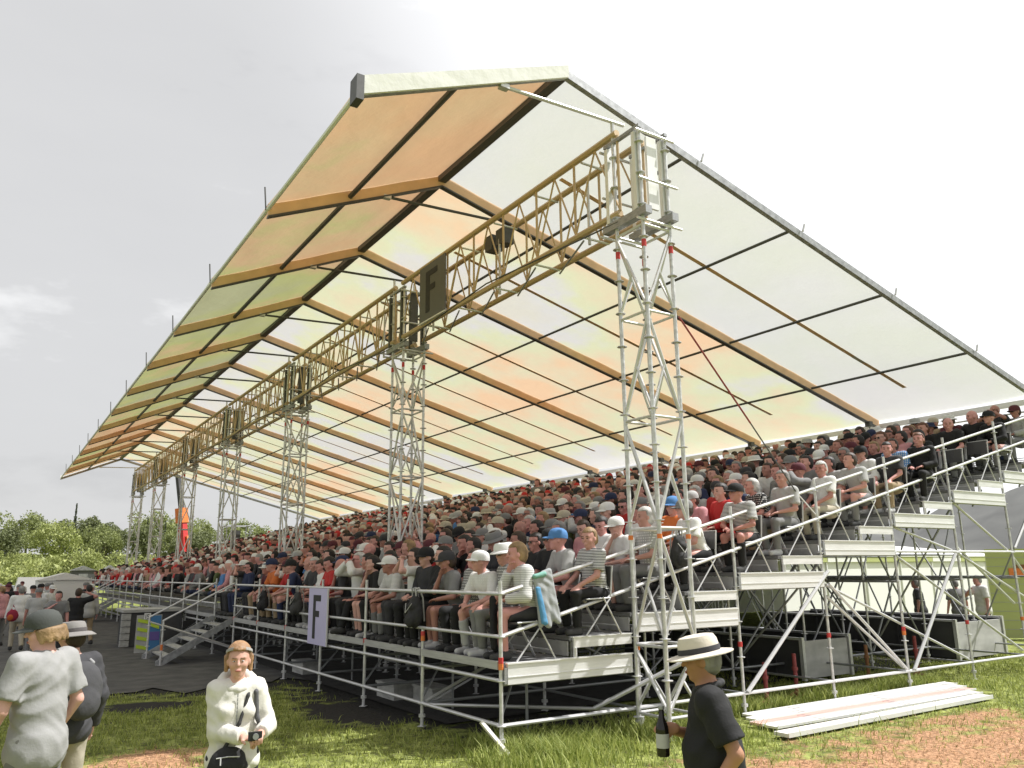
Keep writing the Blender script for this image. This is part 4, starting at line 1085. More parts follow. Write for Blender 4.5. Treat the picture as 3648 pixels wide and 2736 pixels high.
hb = MB().lathe([(.112, .034), (.117, .038), (.116, .056), (.109, .060)], 26, 1.0, .84); o = hb.obj('headband', cloth, t, True); o.color = (.34, .33, .32, 1); o.matrix_local = hm @ Matrix.Translation((-.012, 0, .012)) @ Euler((0, -.38, 0)).to_matrix().to_4x4()
face_details(t, hm, (.22, .12, .06))
st = SDF(); pts = [V3(-.02, .10, 1.47), V3(.12, .075, 1.38), V3(.175, .02, 1.20), V3(.175, -.06, 1.06), V3(.17, -.12, .98)]
for a, b_ in zip(pts, pts[1:]): st.cap(a, b_, .013, .013, .01)
link('bag_strap', np_mesh('strap', *st.mesh(.0075), cloth), t, color=(.03, .03, .03))
st = SDF(); pts = [V3(-.10, .12, 1.40), V3(.0, .135, 1.475), V3(.10, .135, 1.40), V3(.12, .15, 1.22), V3(.04, .20, 1.10)]
for a, b_ in zip(pts, pts[1:]): st.cap(a, b_, .017, .017, .01)
link('backpack_strap', np_mesh('strap', *st.mesh(.009), cloth), t, color=(.10, .10, .105))
bg_ = thing('shoulder_bag', 'black leather shoulder bag with front pocket hanging at the hip of the woman in cream', 'bag', (-3.72, -2.48, .0), R(-100)); bg_.scale = (.915,)*3
b1 = SDF(); b1.ell(V3(.185, -.045, .955), (.05, .125, .095), None, .02); b1.ell(V3(.185, -.045, .91), (.055, .145, .06), None, .03); b1.ell(V3(.225, -.04, .93), (.03, .10, .05), None, .02)
link('bag_body', np_mesh('bag', *b1.mesh(.011, .003), cloth), bg_, color=(.02, .02, .022))
zz = MB().path([(.242, -.13, .985), (.25, -.05, .992), (.242, .03, .985)], .004); zz.tube((.250, -.10, .985), (.262, -.10, .94), .005); zz.obj('zipper', steel, bg_)
cmr = thing('compact_camera', 'small dark compact camera held in both hands by the woman in cream', 'camera', (-3.72, -2.48, .0), R(-100)); cmr.scale = (.915,)*3
bx('camera_body', (.345, .07, 1.105), (.372, .165, 1.165), black, cmr); bar('lens', (.372, .12, 1.135), (.388, .12, 1.135), .021, steel_d, cmr, 12)
# --- man in a black shirt and straw hat with a bottle, front right
t = thing('person', 'man in black polo shirt and pale straw hat, in profile, holding a bottle', 'person', (-1.74, -5.05, -.02), R(136)); t.scale = (.975,)*3
Jh = J = person_joints('stand', lean=.04, yaw=.02, pitch=.12, shw=.195, fat=1.28, hands={'R': (.24, -.10, 1.22, -.4, -.7, -.7), 'L': (.05, .23, .95, -.9, .3, 0)})
hm = dress(t, J, FV, (.011, .011, .012), 'short', (.06, .06, .065), skinc=(.44, .22, .13), topname='polo_shirt', add=.014, loose=.012, long_=.08, fold=.007, seed=11, curl=(.35, 1.15), grips={'R': (V3(0, 0, 1)*-1, V3(0, 1, 0))})
hput(t, 'straw_hat', brim_hat_mesh(.190, .108, .115, .012), hm, (0, 0, .018), (.66, .60, .50), rot=(0, .06, 0)); hput(t, 'hat_band', hat_band_mesh(.108), hm, (0, 0, .018), (.05, .05, .055), rot=(0, .06, 0))
hput(t, 'hair', gear('short')[1], hm, color=HAIRC['grey']); face_details(t, hm, (.2, .18, .16))
cl = SDF(); nk = J['neck']
for i in range(12):
    a = .5+2*PI*i/12*.86; b_ = .5+2*PI*(i+1)/12*.86; f_ = lambda q: nk+V3(-.005+.075*math.cos(q), .078*math.sin(q), .012-.02*math.cos(q)); cl.cap(f_(a), f_(b_), .018, .018, .015)
link('collar', np_mesh('collar', *cl.mesh(.008), cloth), t, color=(.03, .03, .032))
wr = t.matrix_basis if False else None
bt_ = thing('beer_bottle', 'dark glass bottle held upright by the man in the straw hat', 'bottle')
pb = Matrix.Translation((-1.74, -5.05, -.02)) @ Matrix.Rotation(R(136), 4, 'Z') @ Matrix.Scale(.975, 4)
hp = pb @ Vector(tuple(J['wrR']+J['hdR']*.085+V3(0, .045, -.02)))
bt_.location = (hp.x, hp.y, hp.z-.12)
MB().lathe([(0, 0), (.034, 0), (.037, .008), (.037, .14), (.034, .16), (.017, .205), (.0145, .25), (.0165, .252), (.0165, .262), (.012, .264), (0, .264)], 20).obj('bottle_glass', glass_b, bt_, True)
MB().lathe([(.0376, .045), (.0378, .05), (.0378, .115), (.0376, .12)], 20).obj('label', grey_boxl, bt_, True)
MB().lathe([(.0172, .248), (.0178, .256), (.0165, .266), (0, .268)], 14).obj('crown_cap', steel_d, bt_, True)

# --- walkers on the path and standing spectators
ST = []
for i, kw in enumerate((dict(), dict(legs={'L': ((.20, .10, .52), (.12, .11, .12)), 'R': ((.02, -.10, .50), (-.22, -.11, .14))}, lean=.08), dict(hands={'R': (.28, -.02, 1.40, .3, -.7, -.7)}), dict(hands={'R': (.12, -.22, 1.62, .0, -1, .2)}))):
    J = person_joints('stand', **kw); ST.append(dict(J=J, body=np_mesh('b', *body(J, .02), skin), top=np_mesh('t', *shirt(J, .021, 'short' if i != 1 else 'long', False, .005, i, .018, .06), cloth), tr=np_mesh('tr', *trousers(J, .022, False, .005, i), cloth), sh=np_mesh('s', *shoes(J), cloth)))
def stander(loc, rz, i, top, bot, head, hc, label, group=None):
    d = ST[i]; t = thing('person', label, 'person', loc, R(rz), group); sc = random.uniform(.96, 1.03); t.scale = (sc,)*3
    link('body', d['body'], t, color=random.choice(SKINS)); link('top', d['top'], t, color=COL[top]); link('trousers', d['tr'], t, color=COL[bot]); link('shoes', d['sh'], t, color=(.04, .04, .04))
    hm = head_mat(d['J'])
    if head in ('cap', 'hat'): hput(t, gear(head)[0], gear(head)[1], hm, (0, 0, .014), COL[hc])
    else: hput(t, 'hair', gear(head)[1], hm, color=HAIRC[hc])
    return t
GW = 'visitors walking beside the grandstand'
stander((-4.35, 18.9, 0), 95, 1, 'white', 'beige', 'short', 'grey', 'man in white shirt and pale trousers beside the red bag, walking on the dark path', GW)
stander((-4.00, 17.6, 0), 80, 0, 'light grey', 'grey', 'cap', 'grey', 'person in pale grey top and grey cap left of the man in black', GW)
stander((-3.62, 15.6, 0), 250, 2, 'grey', 'dark grey', 'short', 'dark', 'person in mid grey top with hand raised, nearest of the visitors on the path', GW)
stander((-3.12, 16.6, 0), 70, 3, 'black', 'black', 'short', 'brown', 'man all in black on the path with one arm lifted to his head', GW)
stander((-2.55, 19.6, 0), 100, 1, 'light grey', 'tan', 'short', 'dark', 'dark-haired person in long pale top walking near the foot of the far stairs', GW)
stander((-4.75, 21.5, 0), 140, 0, 'pink', 'grey', 'short', 'blond', 'person in pink top near the left edge of the picture, on the path', GW)
stander((-3.3, 24.5, 0), 300, 0, 'white', 'blue', 'cap', 'white', 'person in white top and blue trousers further along the path', GW)
for i, (x, y) in enumerate([(-5.2, 27), (-4.1, 29.5), (-3.0, 31), (-2.0, 27.5), (-5.4, 34), (-4.2, 37), (-2.6, 36), (-1.9, 40), (-3.6, 43), (-5.6, 41), (-5.0, 24), (-5.5, 22.5), (-4.6, 25.5), (-3.9, 23), (-3.4, 27), (-4.7, 31.5), (-1.5, 30), (-2.2, 23.5)]):
    tp = random.choice(['white', 'grey', 'black', 'light grey', 'maroon', 'navy blue']); hc = random.choice(['white', 'black', 'maroon', 'grey'])
    stander((x, y, 0), random.uniform(0, 360), random.choice([0, 1]), tp, random.choice(['grey', 'dark grey', 'tan']), 'cap', hc, f'distant visitor in {tp} top and {hc} cap, {ordw(i+1)} along the far path', GW)
bag = thing('shopping_bag', 'red cloth bag with orange side beside the man in white on the path', 'bag', (-4.52, 18.6, .85))
b1 = SDF(); b1.ell(V3(0, 0, .15), (.15, .07, .17), None, .03); b1.cap(V3(-.06, 0, .28), V3(.0, 0, .44), .012, .012, .01); b1.cap(V3(.06, 0, .28), V3(.0, 0, .44), .012, .012, .01); link('bag_body', np_mesh('bag', *b1.mesh(.025, .008), cloth), bag, color=(.30, .02, .05)); b2 = SDF(); b2.ell(V3(-.05, -.06, .10), (.08, .04, .09), None, .03); link('pocket', np_mesh('pk', *b2.mesh(.02), cloth), bag, color=(.5, .12, .03))
stander((1.72, 15.9, 1.25), 200, 0, 'white', 'beige', 'short', 'brown', 'man in white shirt standing up among seated spectators above the nearer stairs')
stander((9.9, 13.4, 3.25), 200, 0, 'grey', 'dark grey', 'short', 'reddish', 'man in grey shirt standing up near the top of the crowd behind the second tower')
stander((15.75, 4.1, 0), 120, 0, 'dark grey', 'dark grey', 'short', 'grey', 'man in dark suit standing in front of the white marquee wall')
stander((16.25, 3.35, 0), 60, 0, 'grey', 'grey', 'short', 'grey', 'blurred grey figure between the suited man and the white-shirted man by the marquee')
stander((16.3, 2.75, 0), 150, 2, 'white', 'black', 'short', 'grey', 'man in white shirt with arm bent standing by the lime panel')

# ================================================================== BAGS AND CLOTHES ON THE RAILS
def backpack(loc, rz, c, label):
    t = thing('backpack', label, 'backpack', loc, R(rz)); b = SDF(); b.ell(V3(0, 0, -.36), (.10, .15, .19), None, .03); b.ell(V3(.01, 0, -.20), (.07, .11, .12), None, .04); b.ell(V3(.09, 0, -.43), (.06, .11, .10), None, .012); b.ell(V3(.075, .02, -.24), (.045, .08, .06), None, .012)
    b.cap(V3(0, -.03, -.10), V3(0, -.02, .0), .014, .012, .01); b.cap(V3(0, .03, -.10), V3(0, .02, .0), .014, .012, .01)
    link('bag_body', np_mesh('pack', *b.mesh(.016, .006), cloth), t, color=c)
    mb = MB()
    for s in (1, -1): mb.path([(.02, s*.06, -.1), (.03, s*.05, .0), (-.03, s*.05, .015), (-.08, s*.07, -.12), (-.10, s*.09, -.45)], .012)
    mb.path([(.10, -.11, -.2), (.15, -.03, -.33), (.11, .1, -.2)], .006); mb.obj('strap', grey_boxl, t, True); return t
backpack((-.02, 2.28, 1.83), 180, (.03, .03, .032), 'black backpack with pale straps hanging on the front rail, right of the F board')
backpack((-.02, 7.55, 1.80), 180, (.05, .05, .05), 'black rucksack hanging on the front rail, just left of the F board')
backpack((-.02, 9.9, 1.80), 180, (.025, .025, .028), 'black rucksack hanging on the front rail, close to the nearer stairs')
backpack((3.0, -.02, 2.62), -90, (.03, .03, .03), 'black rucksack with pale straps hanging on the sloping side rail by the near tower')
def drape(label, name, pts, w, c, m=cloth, stripes=None):
    t = thing(name, label, 'coat')
    b = SDF()
    for a, b_ in zip(pts, pts[1:]): b.cap(V3(*a), V3(*b_), w, w*1.15, .04)
    link('cloth', np_mesh('drape', *b.mesh(.018, .012, 4), m), t, color=c)
    if stripes:
        for (p, q, r_, cc) in stripes: s = SDF(); s.cap(V3(*p), V3(*q), r_, r_*.9, .02); link('panel', np_mesh('pn', *s.mesh(.015, .006, 2), cloth), t, color=cc)
    return t
rc = thing('raincoat', 'pale striped raincoat with turquoise and blue panels draped over the side rail', 'coat')
b = SDF()
for i in range(15): b.cap(V3(.47+.017*i, -.05, 1.99+.006*i), V3(.55+.020*i, -.06-.012*math.sin(i*1.4), 1.40+.04*math.sin(i*.8)+.006*i), .020, .026, .03)
link('cloth', np_mesh('raincoat', *b.mesh(.015, .008, 4), cloth), rc, color=(.36, .38, .39))
b = SDF(); b.cap(V3(.46, -.07, 2.0), V3(.60, -.08, 2.03), .030, .036, .02); link('hood', np_mesh('pn', *b.mesh(.014, .006, 2), cloth), rc, color=(.20, .42, .36))
b = SDF()
for i in range(4): b.cap(V3(.475+.016*i, -.085, 1.86), V3(.55+.018*i, -.10-.012*(i % 2), 1.44+.02*math.sin(i*2)), .013, .017, .02)
link('panel', np_mesh('pn', *b.mesh(.012, .004, 2), cloth), rc, color=(.10, .30, .52))
ct = thing('coat', 'black coat hanging inside the corner post over the first chair', 'coat')
b = SDF()
for i in range(7): b.cap(V3(.10+.012*i, .36+.010*i, 1.74-.01*i), V3(.08+.045*i, .30+.05*i, 1.16+.05*math.sin(i*2.1)), .030, .040, .03)
link('cloth', np_mesh('coat', *b.mesh(.016, .008, 3), cloth), ct, color=(.012, .012, .014))

# ================================================================== THINGS UNDER AND BESIDE THE STAND
def container(x0, x1, y0, y1, h, label):
    t = thing('skip_container', label, 'container', (0, 0, 0), 0, 'dark containers under the stand')
    bx('side_wall', (x0, y0+.06, .06), (x0+.05, y1, h), grey_box, t); bx('side_wall', (x1-.05, y0+.06, .06), (x1, y1, h), grey_box, t)
    bx('end_wall', (x0+.06, y0, .06), (x1-.06, y0+.05, h-.02), grey_boxl, t); bx('end_wall', (x0, y1+.001, .06), (x1, y1+.05, h), grey_box, t); bx('floor_plate', (x0+.052, y0+.06, .05), (x1-.052, y1-.01, .10), grey_box, t)  # near end wall paler: sunlight on it is put into the colour
    bx('rim', (x0-.03, y0-.02, h+.001), (x0+.05, y1, h+.045), steel, t); bx('rim', (x1-.05, y0-.02, h+.001), (x1+.03, y1, h+.045), steel, t)
    for x in (x0-.03, x1-.03): bx('corner_post', (x, y0-.03, .03), (x+.07, y0+.045, h+.05), steel, t)
    bx('hook', (x1+.035, y0+.0, .25), (x1+.075, y0+.08, .6), orange_p, t); n = 6
    for i in range(n): y = y0+.6+(y1-y0-.8)*i/n; bx('rib', (x0-.035, y, .08), (x0-.002, y+.06, h-.03), grey_box, t)
    return t
container(7.6, 9.0, 1.62, 6.6, .74, 'dark open container with sunlit end coloured pale, under the stand, left one of two')
container(12.9, 14.9, 1.65, 6.9, .84, 'dark container with sunlit end coloured pale, under the upper stand, right one of two')
def prop(x, y, h, m, label):
    t = thing('steel_prop', label, 'prop', (x, y, 0), 0, 'short steel props'); bar('tube', (0, 0, .01), (0, 0, h), .034, m, t, 10); bx('foot_plate', (-.09, -.09, 0), (.09, .09, .012), m, t); bar('collar', (0, 0, h*.6), (0, 0, h*.6+.05), .05, m, t, 10)
    bar('peg', (-.22, -.05, .03), (.0, 0, .06), .022, rust_br, t)
prop(5.15, .45, .62, rust_red, 'red oxide steel prop on the grass nearest the straw hat'); prop(6.25, .75, .66, rust_red, 'red oxide steel prop in front of the left container')
prop(9.05, 1.3, .60, rust_br, 'brown rusty prop at the right end of the left container'); prop(10.2, 1.0, .72, rust_red, 'red and brown prop between the two containers')
for i, (yy, xa, xb, m, rz) in enumerate(((-.18, 4.0, 9.3, plank_m, .4), (-.42, 3.8, 9.1, plank_m, .1), (-.66, 3.6, 8.9, plank_r, -.2), (-.90, 3.6, 8.6, plank_m, -.5))):
    pl = thing('aluminium_plank', ['long pale plank lying closest to the stand side', 'long pale plank, second from the stand side', 'pale plank with pinkish stains, third from the stand side', 'pale plank at the outer side of the four laid together'][i], 'plank', (xa, yy, .02), R(rz), 'planks on the grass')
    bx('board', (0, -.1, 0), (xb-xa, .1, .028), m, pl); bx('edge_rail', (0, -.112, .005), (xb-xa, -.101, .036), alu_w, pl); bx('edge_rail', (0, .101, .005), (xb-xa, .112, .036), alu_w, pl)
    for q in (.9, 2.9, xb-xa-.4): bx('claw', (q, -.06, .029), (q+.16, -.045, .033), steel_d, pl); bx('claw', (q, .03, .029), (q+.16, .045, .033), steel_d, pl)
pl = thing('aluminium_plank', 'single pale plank lying apart on the worn grass at right', 'plank', (3.3, -1.32, .015), R(.8), 'planks on the grass'); bx('board', (0, -.1, 0), (5.0, .12, .045), plank_m, pl); bx('edge_rail', (0, -.112, .0), (5.0, -.101, .055), alu_w, pl)
for q in (.9, 2.9, 4.5): bx('claw', (q, -.06, .029), (q+.16, -.045, .033), steel_d, pl); bx('claw', (q, .03, .029), (q+.16, .045, .033), steel_d, pl)
sk = thing('wooden_batten', 'short pale batten leaning in the grass left of the corner post', 'batten', (-.02, -.12, 0)); b = MB().tube((.05, -.02, -.01), (-.2, .22, .36), .028, 4); b.obj('stick', plank_m, sk)
# crate stack and striped panel by the stairs
cr_ = thing('transport_crate', 'light grey ribbed crate standing behind the striped panel near the stairs', 'crate', (-1.75, 18.2, 0))
bx('crate_body', (.12, 0, .02), (1.65, 1.6, .98), grey_box, cr_); bx('lid', (0, -.06, .981), (1.72, 1.66, 1.06), grey_boxl, cr_)
for i in range(5): bx('corner_block', (-.02, -.05, .02+i*.19), (.22, .14, .19+i*.19), grey_boxl, cr_)
sp = thing('striped_panel', 'upright panel with lime and blue diagonal stripes at the foot of the stairs', 'panel', (-1.80, 15.2, .08))
bx('panel_board', (0, 0, 0), (.62, .03, .95), grey_boxl, sp); bx('blue_field', (.32, -.012, .05), (.60, -.002, .93), blue_m, sp); bx('violet_field', (.34, -.020, .30), (.58, -.013, .52), violet, sp)
for i in range(4):
    z = .06+i*.22; s_ = MB().prism([(.03, z+.06), (.30, z), (.30, z+.09), (.03, z+.15)], 1, -.018, -.008); link('stripe', s_.mesh(lime_s), sp)
s_ = MB().prism([(.34, .66), (.56, .58), (.56, .67), (.34, .75)], 1, -.030, -.021); link('stripe', s_.mesh(lime_s), sp)
bx('label', (.17, -.03, .84), (.33, -.02, 1.0), white_p, sp)
dg = MB(); dg.box((.20, -.034, .86), (.215, -.031, .97)); dg.box((.24, -.034, .955), (.29, -.031, .97)); dg.box((.24, -.034, .915), (.255, -.031, .97)); dg.box((.24, -.034, .91), (.29, -.031, .925)); dg.box((.277, -.034, .865), (.29, -.031, .925)); dg.box((.24, -.034, .86), (.29, -.031, .875)); dg.obj('number', black, sp)
for i, (x, y, z) in enumerate(((.6, 4.3, 0), (.9, 3.5, 0), (.5, 8.6, 0))):
    cr2 = thing('storage_box', ['low pale box on the dark soil under the front deck, right of the F board', 'flat grey pallet under the front deck near the second post', 'pale box under the deck left of the F board'][i], 'box', (x, y, z)); bx('box_body', (0, 0, 0), (.35, .7, .22), grey_boxl, cr2); bx('lid', (-.02, -.02, .221), (.37, .72, .26), grey_boxl, cr2)

# marquee behind the stand
mq = thing('marquee', 'long low white-walled marquee behind the stand at right', 'marquee', (15.4, 8.2, 0), math.atan2(.10, .995))
for i in range(7):
    bx('wall_panel', (i*2.5+.02, 0, 0), (i*2.5+2.48, .03, 2.28), white_t, mq); bx('wall_post', (i*2.5-.04, -.05, 0), (i*2.5+.015, .05, 2.3), alu_w, mq)
    bx('valance', (i*2.5+.02, -.08, 2.2), (i*2.5+2.48, -.051, 2.4), [lime, white_t, lime, lime, white_t, lime, white_t][i], mq)
    r_ = MB().prism([(-.1, 2.43), (4.5, 2.95), (9.1, 2.43), (9.1, 2.38), (4.5, 2.9), (-.1, 2.38)], 0, i*2.5+.01, i*2.5+2.49); link('roof_panel', r_.mesh(white_t), mq)
bx('back_wall', (0, 9.0, 0), (17.5, 9.03, 2.35), white_t, mq)
lp_ = thing('lime_panel', 'olive lime display wall with small orange sign at the right edge', 'display wall', (19.2, 4.0, 0), math.atan2(-.72, .69))
for i in range(3): bx('wall_panel', (i*1.5, 0, 0.02), (i*1.5+1.48, .05, 2.5), lime, lp_)
for i in range(9): bx('groove', (0, -.008, .25+i*.25), (4.48, -.002, .262+i*.25), deck_side, lp_)
bx('sign_plate', (.55, -.03, 1.72), (1.45, -.01, 1.95), orange_p, lp_); bx('sign_plate', (.75, -.036, 1.96), (1.15, -.012, 2.05), rust_br, lp_)

# ================================================================== DISTANT THINGS
def crown_mesh(seed, rx_, rz_, n, leaf, conifer=False):
    rs = np.random.RandomState(seed)
    if conifer:
        h = rs.uniform(0, 1, n)**.8; rr = (1-h)*rx_*(.15+.85*((h*9) % 1)**1.5)*.8*np.sqrt(rs.uniform(.1, 1, n)); a = rs.uniform(0, 2*PI, n); P0 = np.stack([rr*np.cos(a), rr*np.sin(a), h*rz_*2-rz_-rr*.25], 1)
    else:
        nc = 26; cc = rs.normal(0, 1, (nc, 3)); cc /= np.linalg.norm(cc, axis=1)[:, None]; cc *= rs.uniform(.35, .95, nc)[:, None]**.5; cc *= (rx_*.8, rx_*.8, rz_*.85); cr_ = rs.uniform(.22, .42, nc)*rx_
        w = rs.randint(0, nc, n); d = rs.normal(0, 1, (n, 3)); d /= np.linalg.norm(d, axis=1)[:, None]; P0 = cc[w]+d*(cr_[w]*rs.uniform(.55, 1.05, n))[:, None]
    q = rs.normal(0, 1, (n, 3)); q /= np.linalg.norm(q, axis=1)[:, None]; r = rs.normal(0, 1, (n, 3)); u = np.cross(q, r); u /= np.linalg.norm(u, axis=1)[:, None]; v = np.cross(q, u); s = (leaf*rs.uniform(.5, 1.2, n))[:, None]
    V = np.stack([P0-u*s, P0-v*s*.6, P0+u*s, P0+v*s*.6], 1).reshape(-1, 3); return np_mesh('crown', V, np.arange(n*4).reshape(-1, 4), None, False)
def leafmat(name, c1, c2): return gmat(name, c1, c2)
lm = [leafmat('leaves_light', (.20, .24, .07), (.46, .50, .18)), leafmat('leaves_mid', (.14, .17, .055), (.35, .39, .15)), leafmat('leaves_dark', (.10, .12, .05), (.24, .27, .12)), leafmat('needles', (.06, .08, .05), (.15, .17, .10))]
CR = []
for i in range(5): me = crown_mesh(i, 2.7, 2.2+.3*(i % 3), 4200, .15); me.materials.append(lm[[0, 1, 0, 2, 1][i]]); CR.append(me)
CN = []
for i in range(2): me = crown_mesh(20+i, 1.3, 4.0, 900, .15, True); me.materials.append(lm[3]); CN.append(me)
def trunk_mesh(h, r, n=4, seed=0):
    rs = random.Random(seed); mb = MB().tube((0, 0, -.3), (.05, .02, h), r, 7, r*.45)
    for i in range(n): a = rs.uniform(0, 6.28); z = h*rs.uniform(.35, .8); mb.tube((0, 0, z), (math.cos(a)*h*.35, math.sin(a)*h*.35, z+h*.35), r*.4, 5, r*.12)
    return mb.mesh(bark, True)
TRK = [trunk_mesh(3.2, .16, 5, i) for i in range(3)]; TRC = trunk_mesh(7.5, .13, 0, 9)
def tree(x, y, s, kind, label):
    t = thing('conifer_tree' if kind >= 10 else 'broadleaf_tree', label, 'tree', (x, y, zf(x, y)-.05), random.uniform(0, 6), 'trees beyond the field'); t.scale = (s, s, s*random.uniform(.9, 1.1))
    if kind >= 10: link('trunk', TRC, t); o = link('crown', CN[kind-10], t); o.location = (0, 0, 4.6)
    else: link('trunk', TRK[kind % 3], t); o = link('crown', CR[kind], t); o.location = (0, 0, 3.1)
k_ = 0
rs = random.Random(5)
fr = []
for i in range(18): fr.append((-28+i*2.9+rs.uniform(-1, 1), rs.uniform(86, 95), rs.uniform(.5, .72), rs.choice([0, 2, 1, 0])))
for i in range(19): fr.append((-32+i*3.1+rs.uniform(-1.4, 1.4), rs.uniform(104, 116), rs.uniform(.88, 1.15), rs.choice([1, 3, 1, 4, 0])))
for i in range(16): fr.append((-40+i*5+rs.uniform(-1.4, 1.4), rs.uniform(128, 140), rs.uniform(1.15, 1.45), rs.choice([1, 3, 4])))
fr.sort()
adj = {0: 'pale green bushy', 2: 'pale olive rounded', 1: 'mid green spreading', 4: 'mid green loose', 3: 'dark green dense'}
for i, (x, y, s, kd) in enumerate(fr): tree(x, y, s, kd, f"{adj[kd]} tree on the slope beyond the field, {ordw(i+1)} from the left")
for i, (x, y, s) in enumerate(((4.3, 118, .98), (13.6, 118, .78), (16.2, 119, .70))): tree(x, y, s, 10+i % 2, ['tallest dark conifer rising above the tree line at left', 'thin dark conifer left of the far tower', 'small dark conifer just left of the far tower'][i])
und = crown_mesh(77, 1.0, 1.0, 20000, .012); V = np.empty(80000*3, np.float32); und.vertices.foreach_get('co', V); V = V.reshape(-1, 3); V[:, 0] = V[:, 0]*32-5; V[:, 1] = V[:, 1]*5+92; 
rsn = np.random.RandomState(3); c0 = np.stack([rsn.uniform(-40, 34, 20000), rsn.uniform(84, 100, 20000), rsn.uniform(0, 2.8, 20000)], 1); c0[:, 2] = c0[:, 2]*(.35+.65*np.abs(np.sin(c0[:, 0]*.31+c0[:, 1]*.5)*np.sin(c0[:, 0]*.13+1)+.3*np.sin(c0[:, 0]*1.1)))+(c0[:, 1]-72)*.075
off_ = rsn.normal(0, .15, (20000, 4, 3)); und.vertices.foreach_set('co', (c0[:, None, :]+off_).reshape(-1).astype(np.float32)); und.materials.append(lm[0]); und.update()
tag(link('undergrowth', und), 'scrub and low bushes along the foot of the wooded slope', 'bushes', kind='stuff')

def car(x, y, rz, c, label, van=False, z=0):
    t = thing('parked_van' if van else 'parked_car', label, 'van' if van else 'car', (x, y, z), R(rz), 'vehicles parked beyond the path')
    pr = [(-2.1, .35), (2.1, .35), (2.15, .8), (1.9, 1.05), (1.2, 1.15), (.75, 1.95), (-2.0, 2.0), (-2.15, 1.2)] if van else [(-2.0, .3), (2.05, .3), (2.1, .65), (1.85, .82), (1.05, .92), (.45, 1.40), (-1.0, 1.44), (-1.7, .98), (-2.05, .9)]
    m = mat('car_paint', c, .3, .1); link('body', MB().prism(pr, 1, -.85, .85).mesh(m), t)
    gl_ = glass_b
    for s in (1, -1):
        y_ = .851 if s > 0 else -.861
        if van: bx('side_window', (.1, y_, 1.25), (.85, y_+.01, 1.8), gl_, t)
        else: bx('side_window', (-.85, y_, .98), (-.15, y_+.01, 1.32), gl_, t); bx('side_window', (-.08, y_, .98), (.45, y_+.01, 1.32), gl_, t)
        for xx in (-1.35, 1.35): bar('wheel', (xx, s*.80, .33), (xx, s*.90, .33), .33, black, t, 14)
    if van: link('windscreen', MB().prism([(.82, 1.88), (1.2, 1.22), (1.21, 1.24), (.84, 1.90)], 1, -.75, .75).mesh(gl_), t)
    else: link('windscreen', MB().prism([(.5, 1.37), (1.02, .96), (1.04, .97), (.52, 1.39)], 1, -.75, .75).mesh(gl_), t)
    for s in (1, -1): bx('headlight', (2.06 if not van else 2.13, s*.6-.12, .62), (2.12 if not van else 2.17, s*.6+.12, .76), white_p, t)
car(-1.5, 53, 0, (.72, .72, .70), 'white van beyond the end of the path', True); car(-6.6, 56, 8, (.65, .65, .64), 'silver-white car at the far left beyond the path'); car(-11, 57, 3, (.12, .12, .13), 'dark grey car furthest left beyond the path'); car(-3.9, 62, -5, (.3, .32, .34), 'mid grey car behind the white van')
car(-16, 60, 3, (.6, .6, .6), 'pale car beyond the left edge'); car(-8.5, 66, 4, (.05, .06, .08), 'dark blue car in the second parked row')

for i, (x, y, w_) in enumerate(((1.6, 80, 2.0), (4.4, 80.5, 1.2))):
    hu = thing('dark_hut', ['dark green hut below the wooded slope, the wider of two', 'small dark hut below the wooded slope, the narrower of two'][i], 'hut', (x, y, zf(x, y)))
    bx('hut_wall', (0, 0, 0), (w_, 1.6, 1.9), grey_box, hu); link('hut_roof', MB().prism([(-.1, 1.91), (w_/2, 2.35), (w_+.1, 1.91)], 1, -.1, 1.7).mesh(deck_m), hu); bx('hut_door', (w_*.3, -.03, 0), (w_*.7, -.005, 1.6), deck_m, hu)
wt = thing('white_tent', 'white tent with peaked roof half hidden by visitors on the path', 'tent', (-3.1, 37, 0))
bx('tent_wall', (0, 0, 0), (2.3, .03, 1.85), white_t, wt); bx('tent_wall', (0, .04, 0), (.03, 3, 1.85), white_t, wt); link('tent_roof', MB().prism([(-.1, 1.86), (1.15, 2.2), (2.4, 1.86)], 1, -.1, 3.1).mesh(white_t), wt)

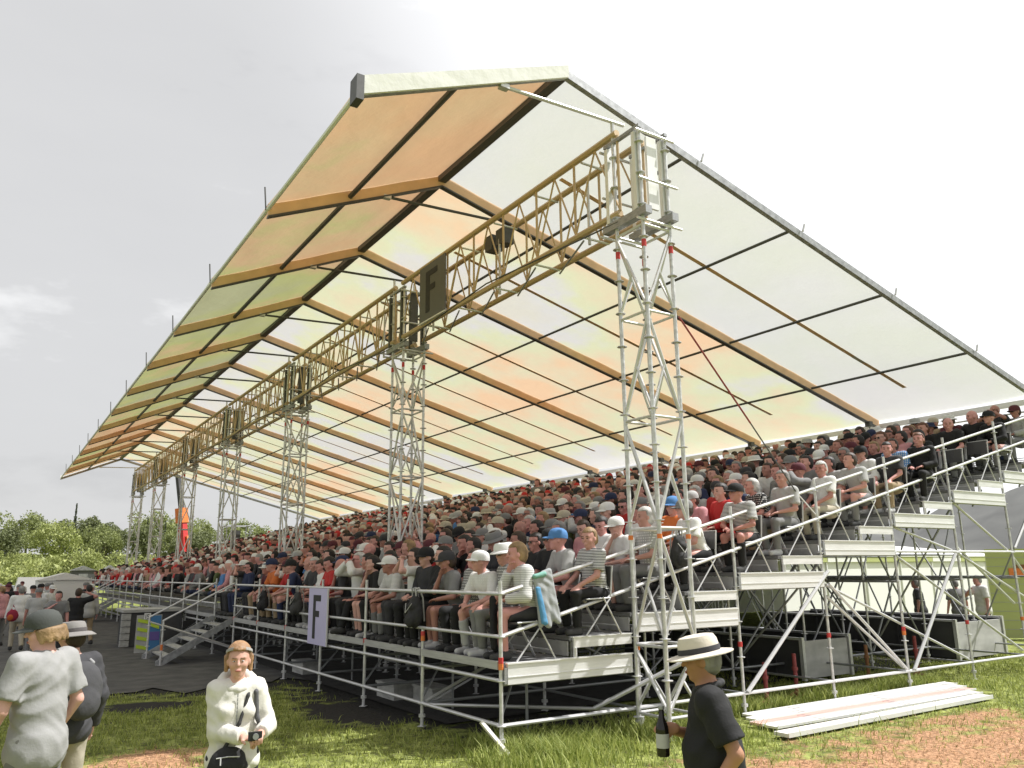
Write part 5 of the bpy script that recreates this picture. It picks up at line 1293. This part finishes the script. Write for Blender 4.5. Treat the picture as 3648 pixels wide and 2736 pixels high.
crn = thing('telescopic_crane', 'red and orange telescopic crane mast with dark upper boom behind the far towers', 'crane')
def obox(name, a, b, w, m, parent, w2=None):
    mb = MB().tube(a, b, w, 4, w2 or w); return mb.obj(name, m, parent)
obox('lower_boom', (6.25, 50.4, 1.2), (5.62, 50.5, 6.3), .34, red_p, crn, .30); obox('upper_boom', (5.62, 50.5, 6.3), (4.7, 50.7, 11.5), .2, grey_box, crn, .14)
obox('boom_sleeve', (5.70, 50.49, 5.5), (5.58, 50.51, 6.5), .42, orange_p, crn); obox('lift_cylinder', (7.0, 50.3, 1.5), (6.0, 50.3, 4.6), .14, orange_p, crn); bx('turntable', (5.2, 49.6, .8), (7.6, 51.4, 1.6), red_p, crn); bx('chassis', (3.5, 49.7, .35), (9.5, 51.3, .79), grey_box, crn)
for xx in (4.2, 5.6, 7.6, 8.8): bar('wheel', (xx, 49.5, .5), (xx, 49.75, .5), .5, black, crn, 14)
bx('cab', (7.7, 49.8, .8), (9.3, 51.2, 2.3), orange_p, crn)
lf = thing('camera_lift', 'small raised work platform with railings showing above the far crowd', 'lift', (9.2, 49.6, 0))
obox('lift_arm', (1.8, .5, 1.2), (.9, .4, 4.6), .12, grey_box, lf); bx('base', (1.0, 0, .2), (2.9, 1.6, 1.2), grey_box, lf); bx('platform', (-.8, -.4, 4.25), (.8, .7, 4.35), grey_box, lf)
for (a, b_) in (((-.8, -.4), (.8, -.4)), ((.8, -.4), (.8, .7)), ((.8, .7), (-.8, .7)), ((-.8, .7), (-.8, -.4))):
    bar('railing', (*a, 5.3), (*b_, 5.3), .03, steel_d, lf); bar('railing', (*a, 4.35), (*a, 5.3), .03, steel_d, lf)
bx('control_case', (-.3, -.2, 4.36), (.2, .2, 5.0), grey_box, lf)

hv = []; hf = []; hn = 60
for i in range(hn):
    a = R(44+i*1.6); ang = .030+.075*min(1, i/24)+.010*math.sin(i*.55)+.006*math.sin(i*1.9)
    for j, (d_, f_) in enumerate(((330, 0), (370, .55), (420, 1.0), (520, 1.0))):
        hv.append((CAM.x+math.sin(a)*d_, CAM.y+math.cos(a)*d_, -1 + (d_*ang+2)*f_+(1.5*math.sin(i*3.1+j*2) if f_ else 0)))
for i in range(hn-1):
    for j in range(3): hf.append((i*4+j, (i+1)*4+j, (i+1)*4+j+1, i*4+j+1))
hillm = mat('hazy_wooded_hill', (.085, .087, .085), 1, 0, .45, .05, col2=(.125, .128, .122), coords='Object', bump=1, bscale=.1)  # grey tone: haze over the woods is put into the colour
tag(link('hill', mesh_from(hv, hf, hillm, True)), kind='structure')
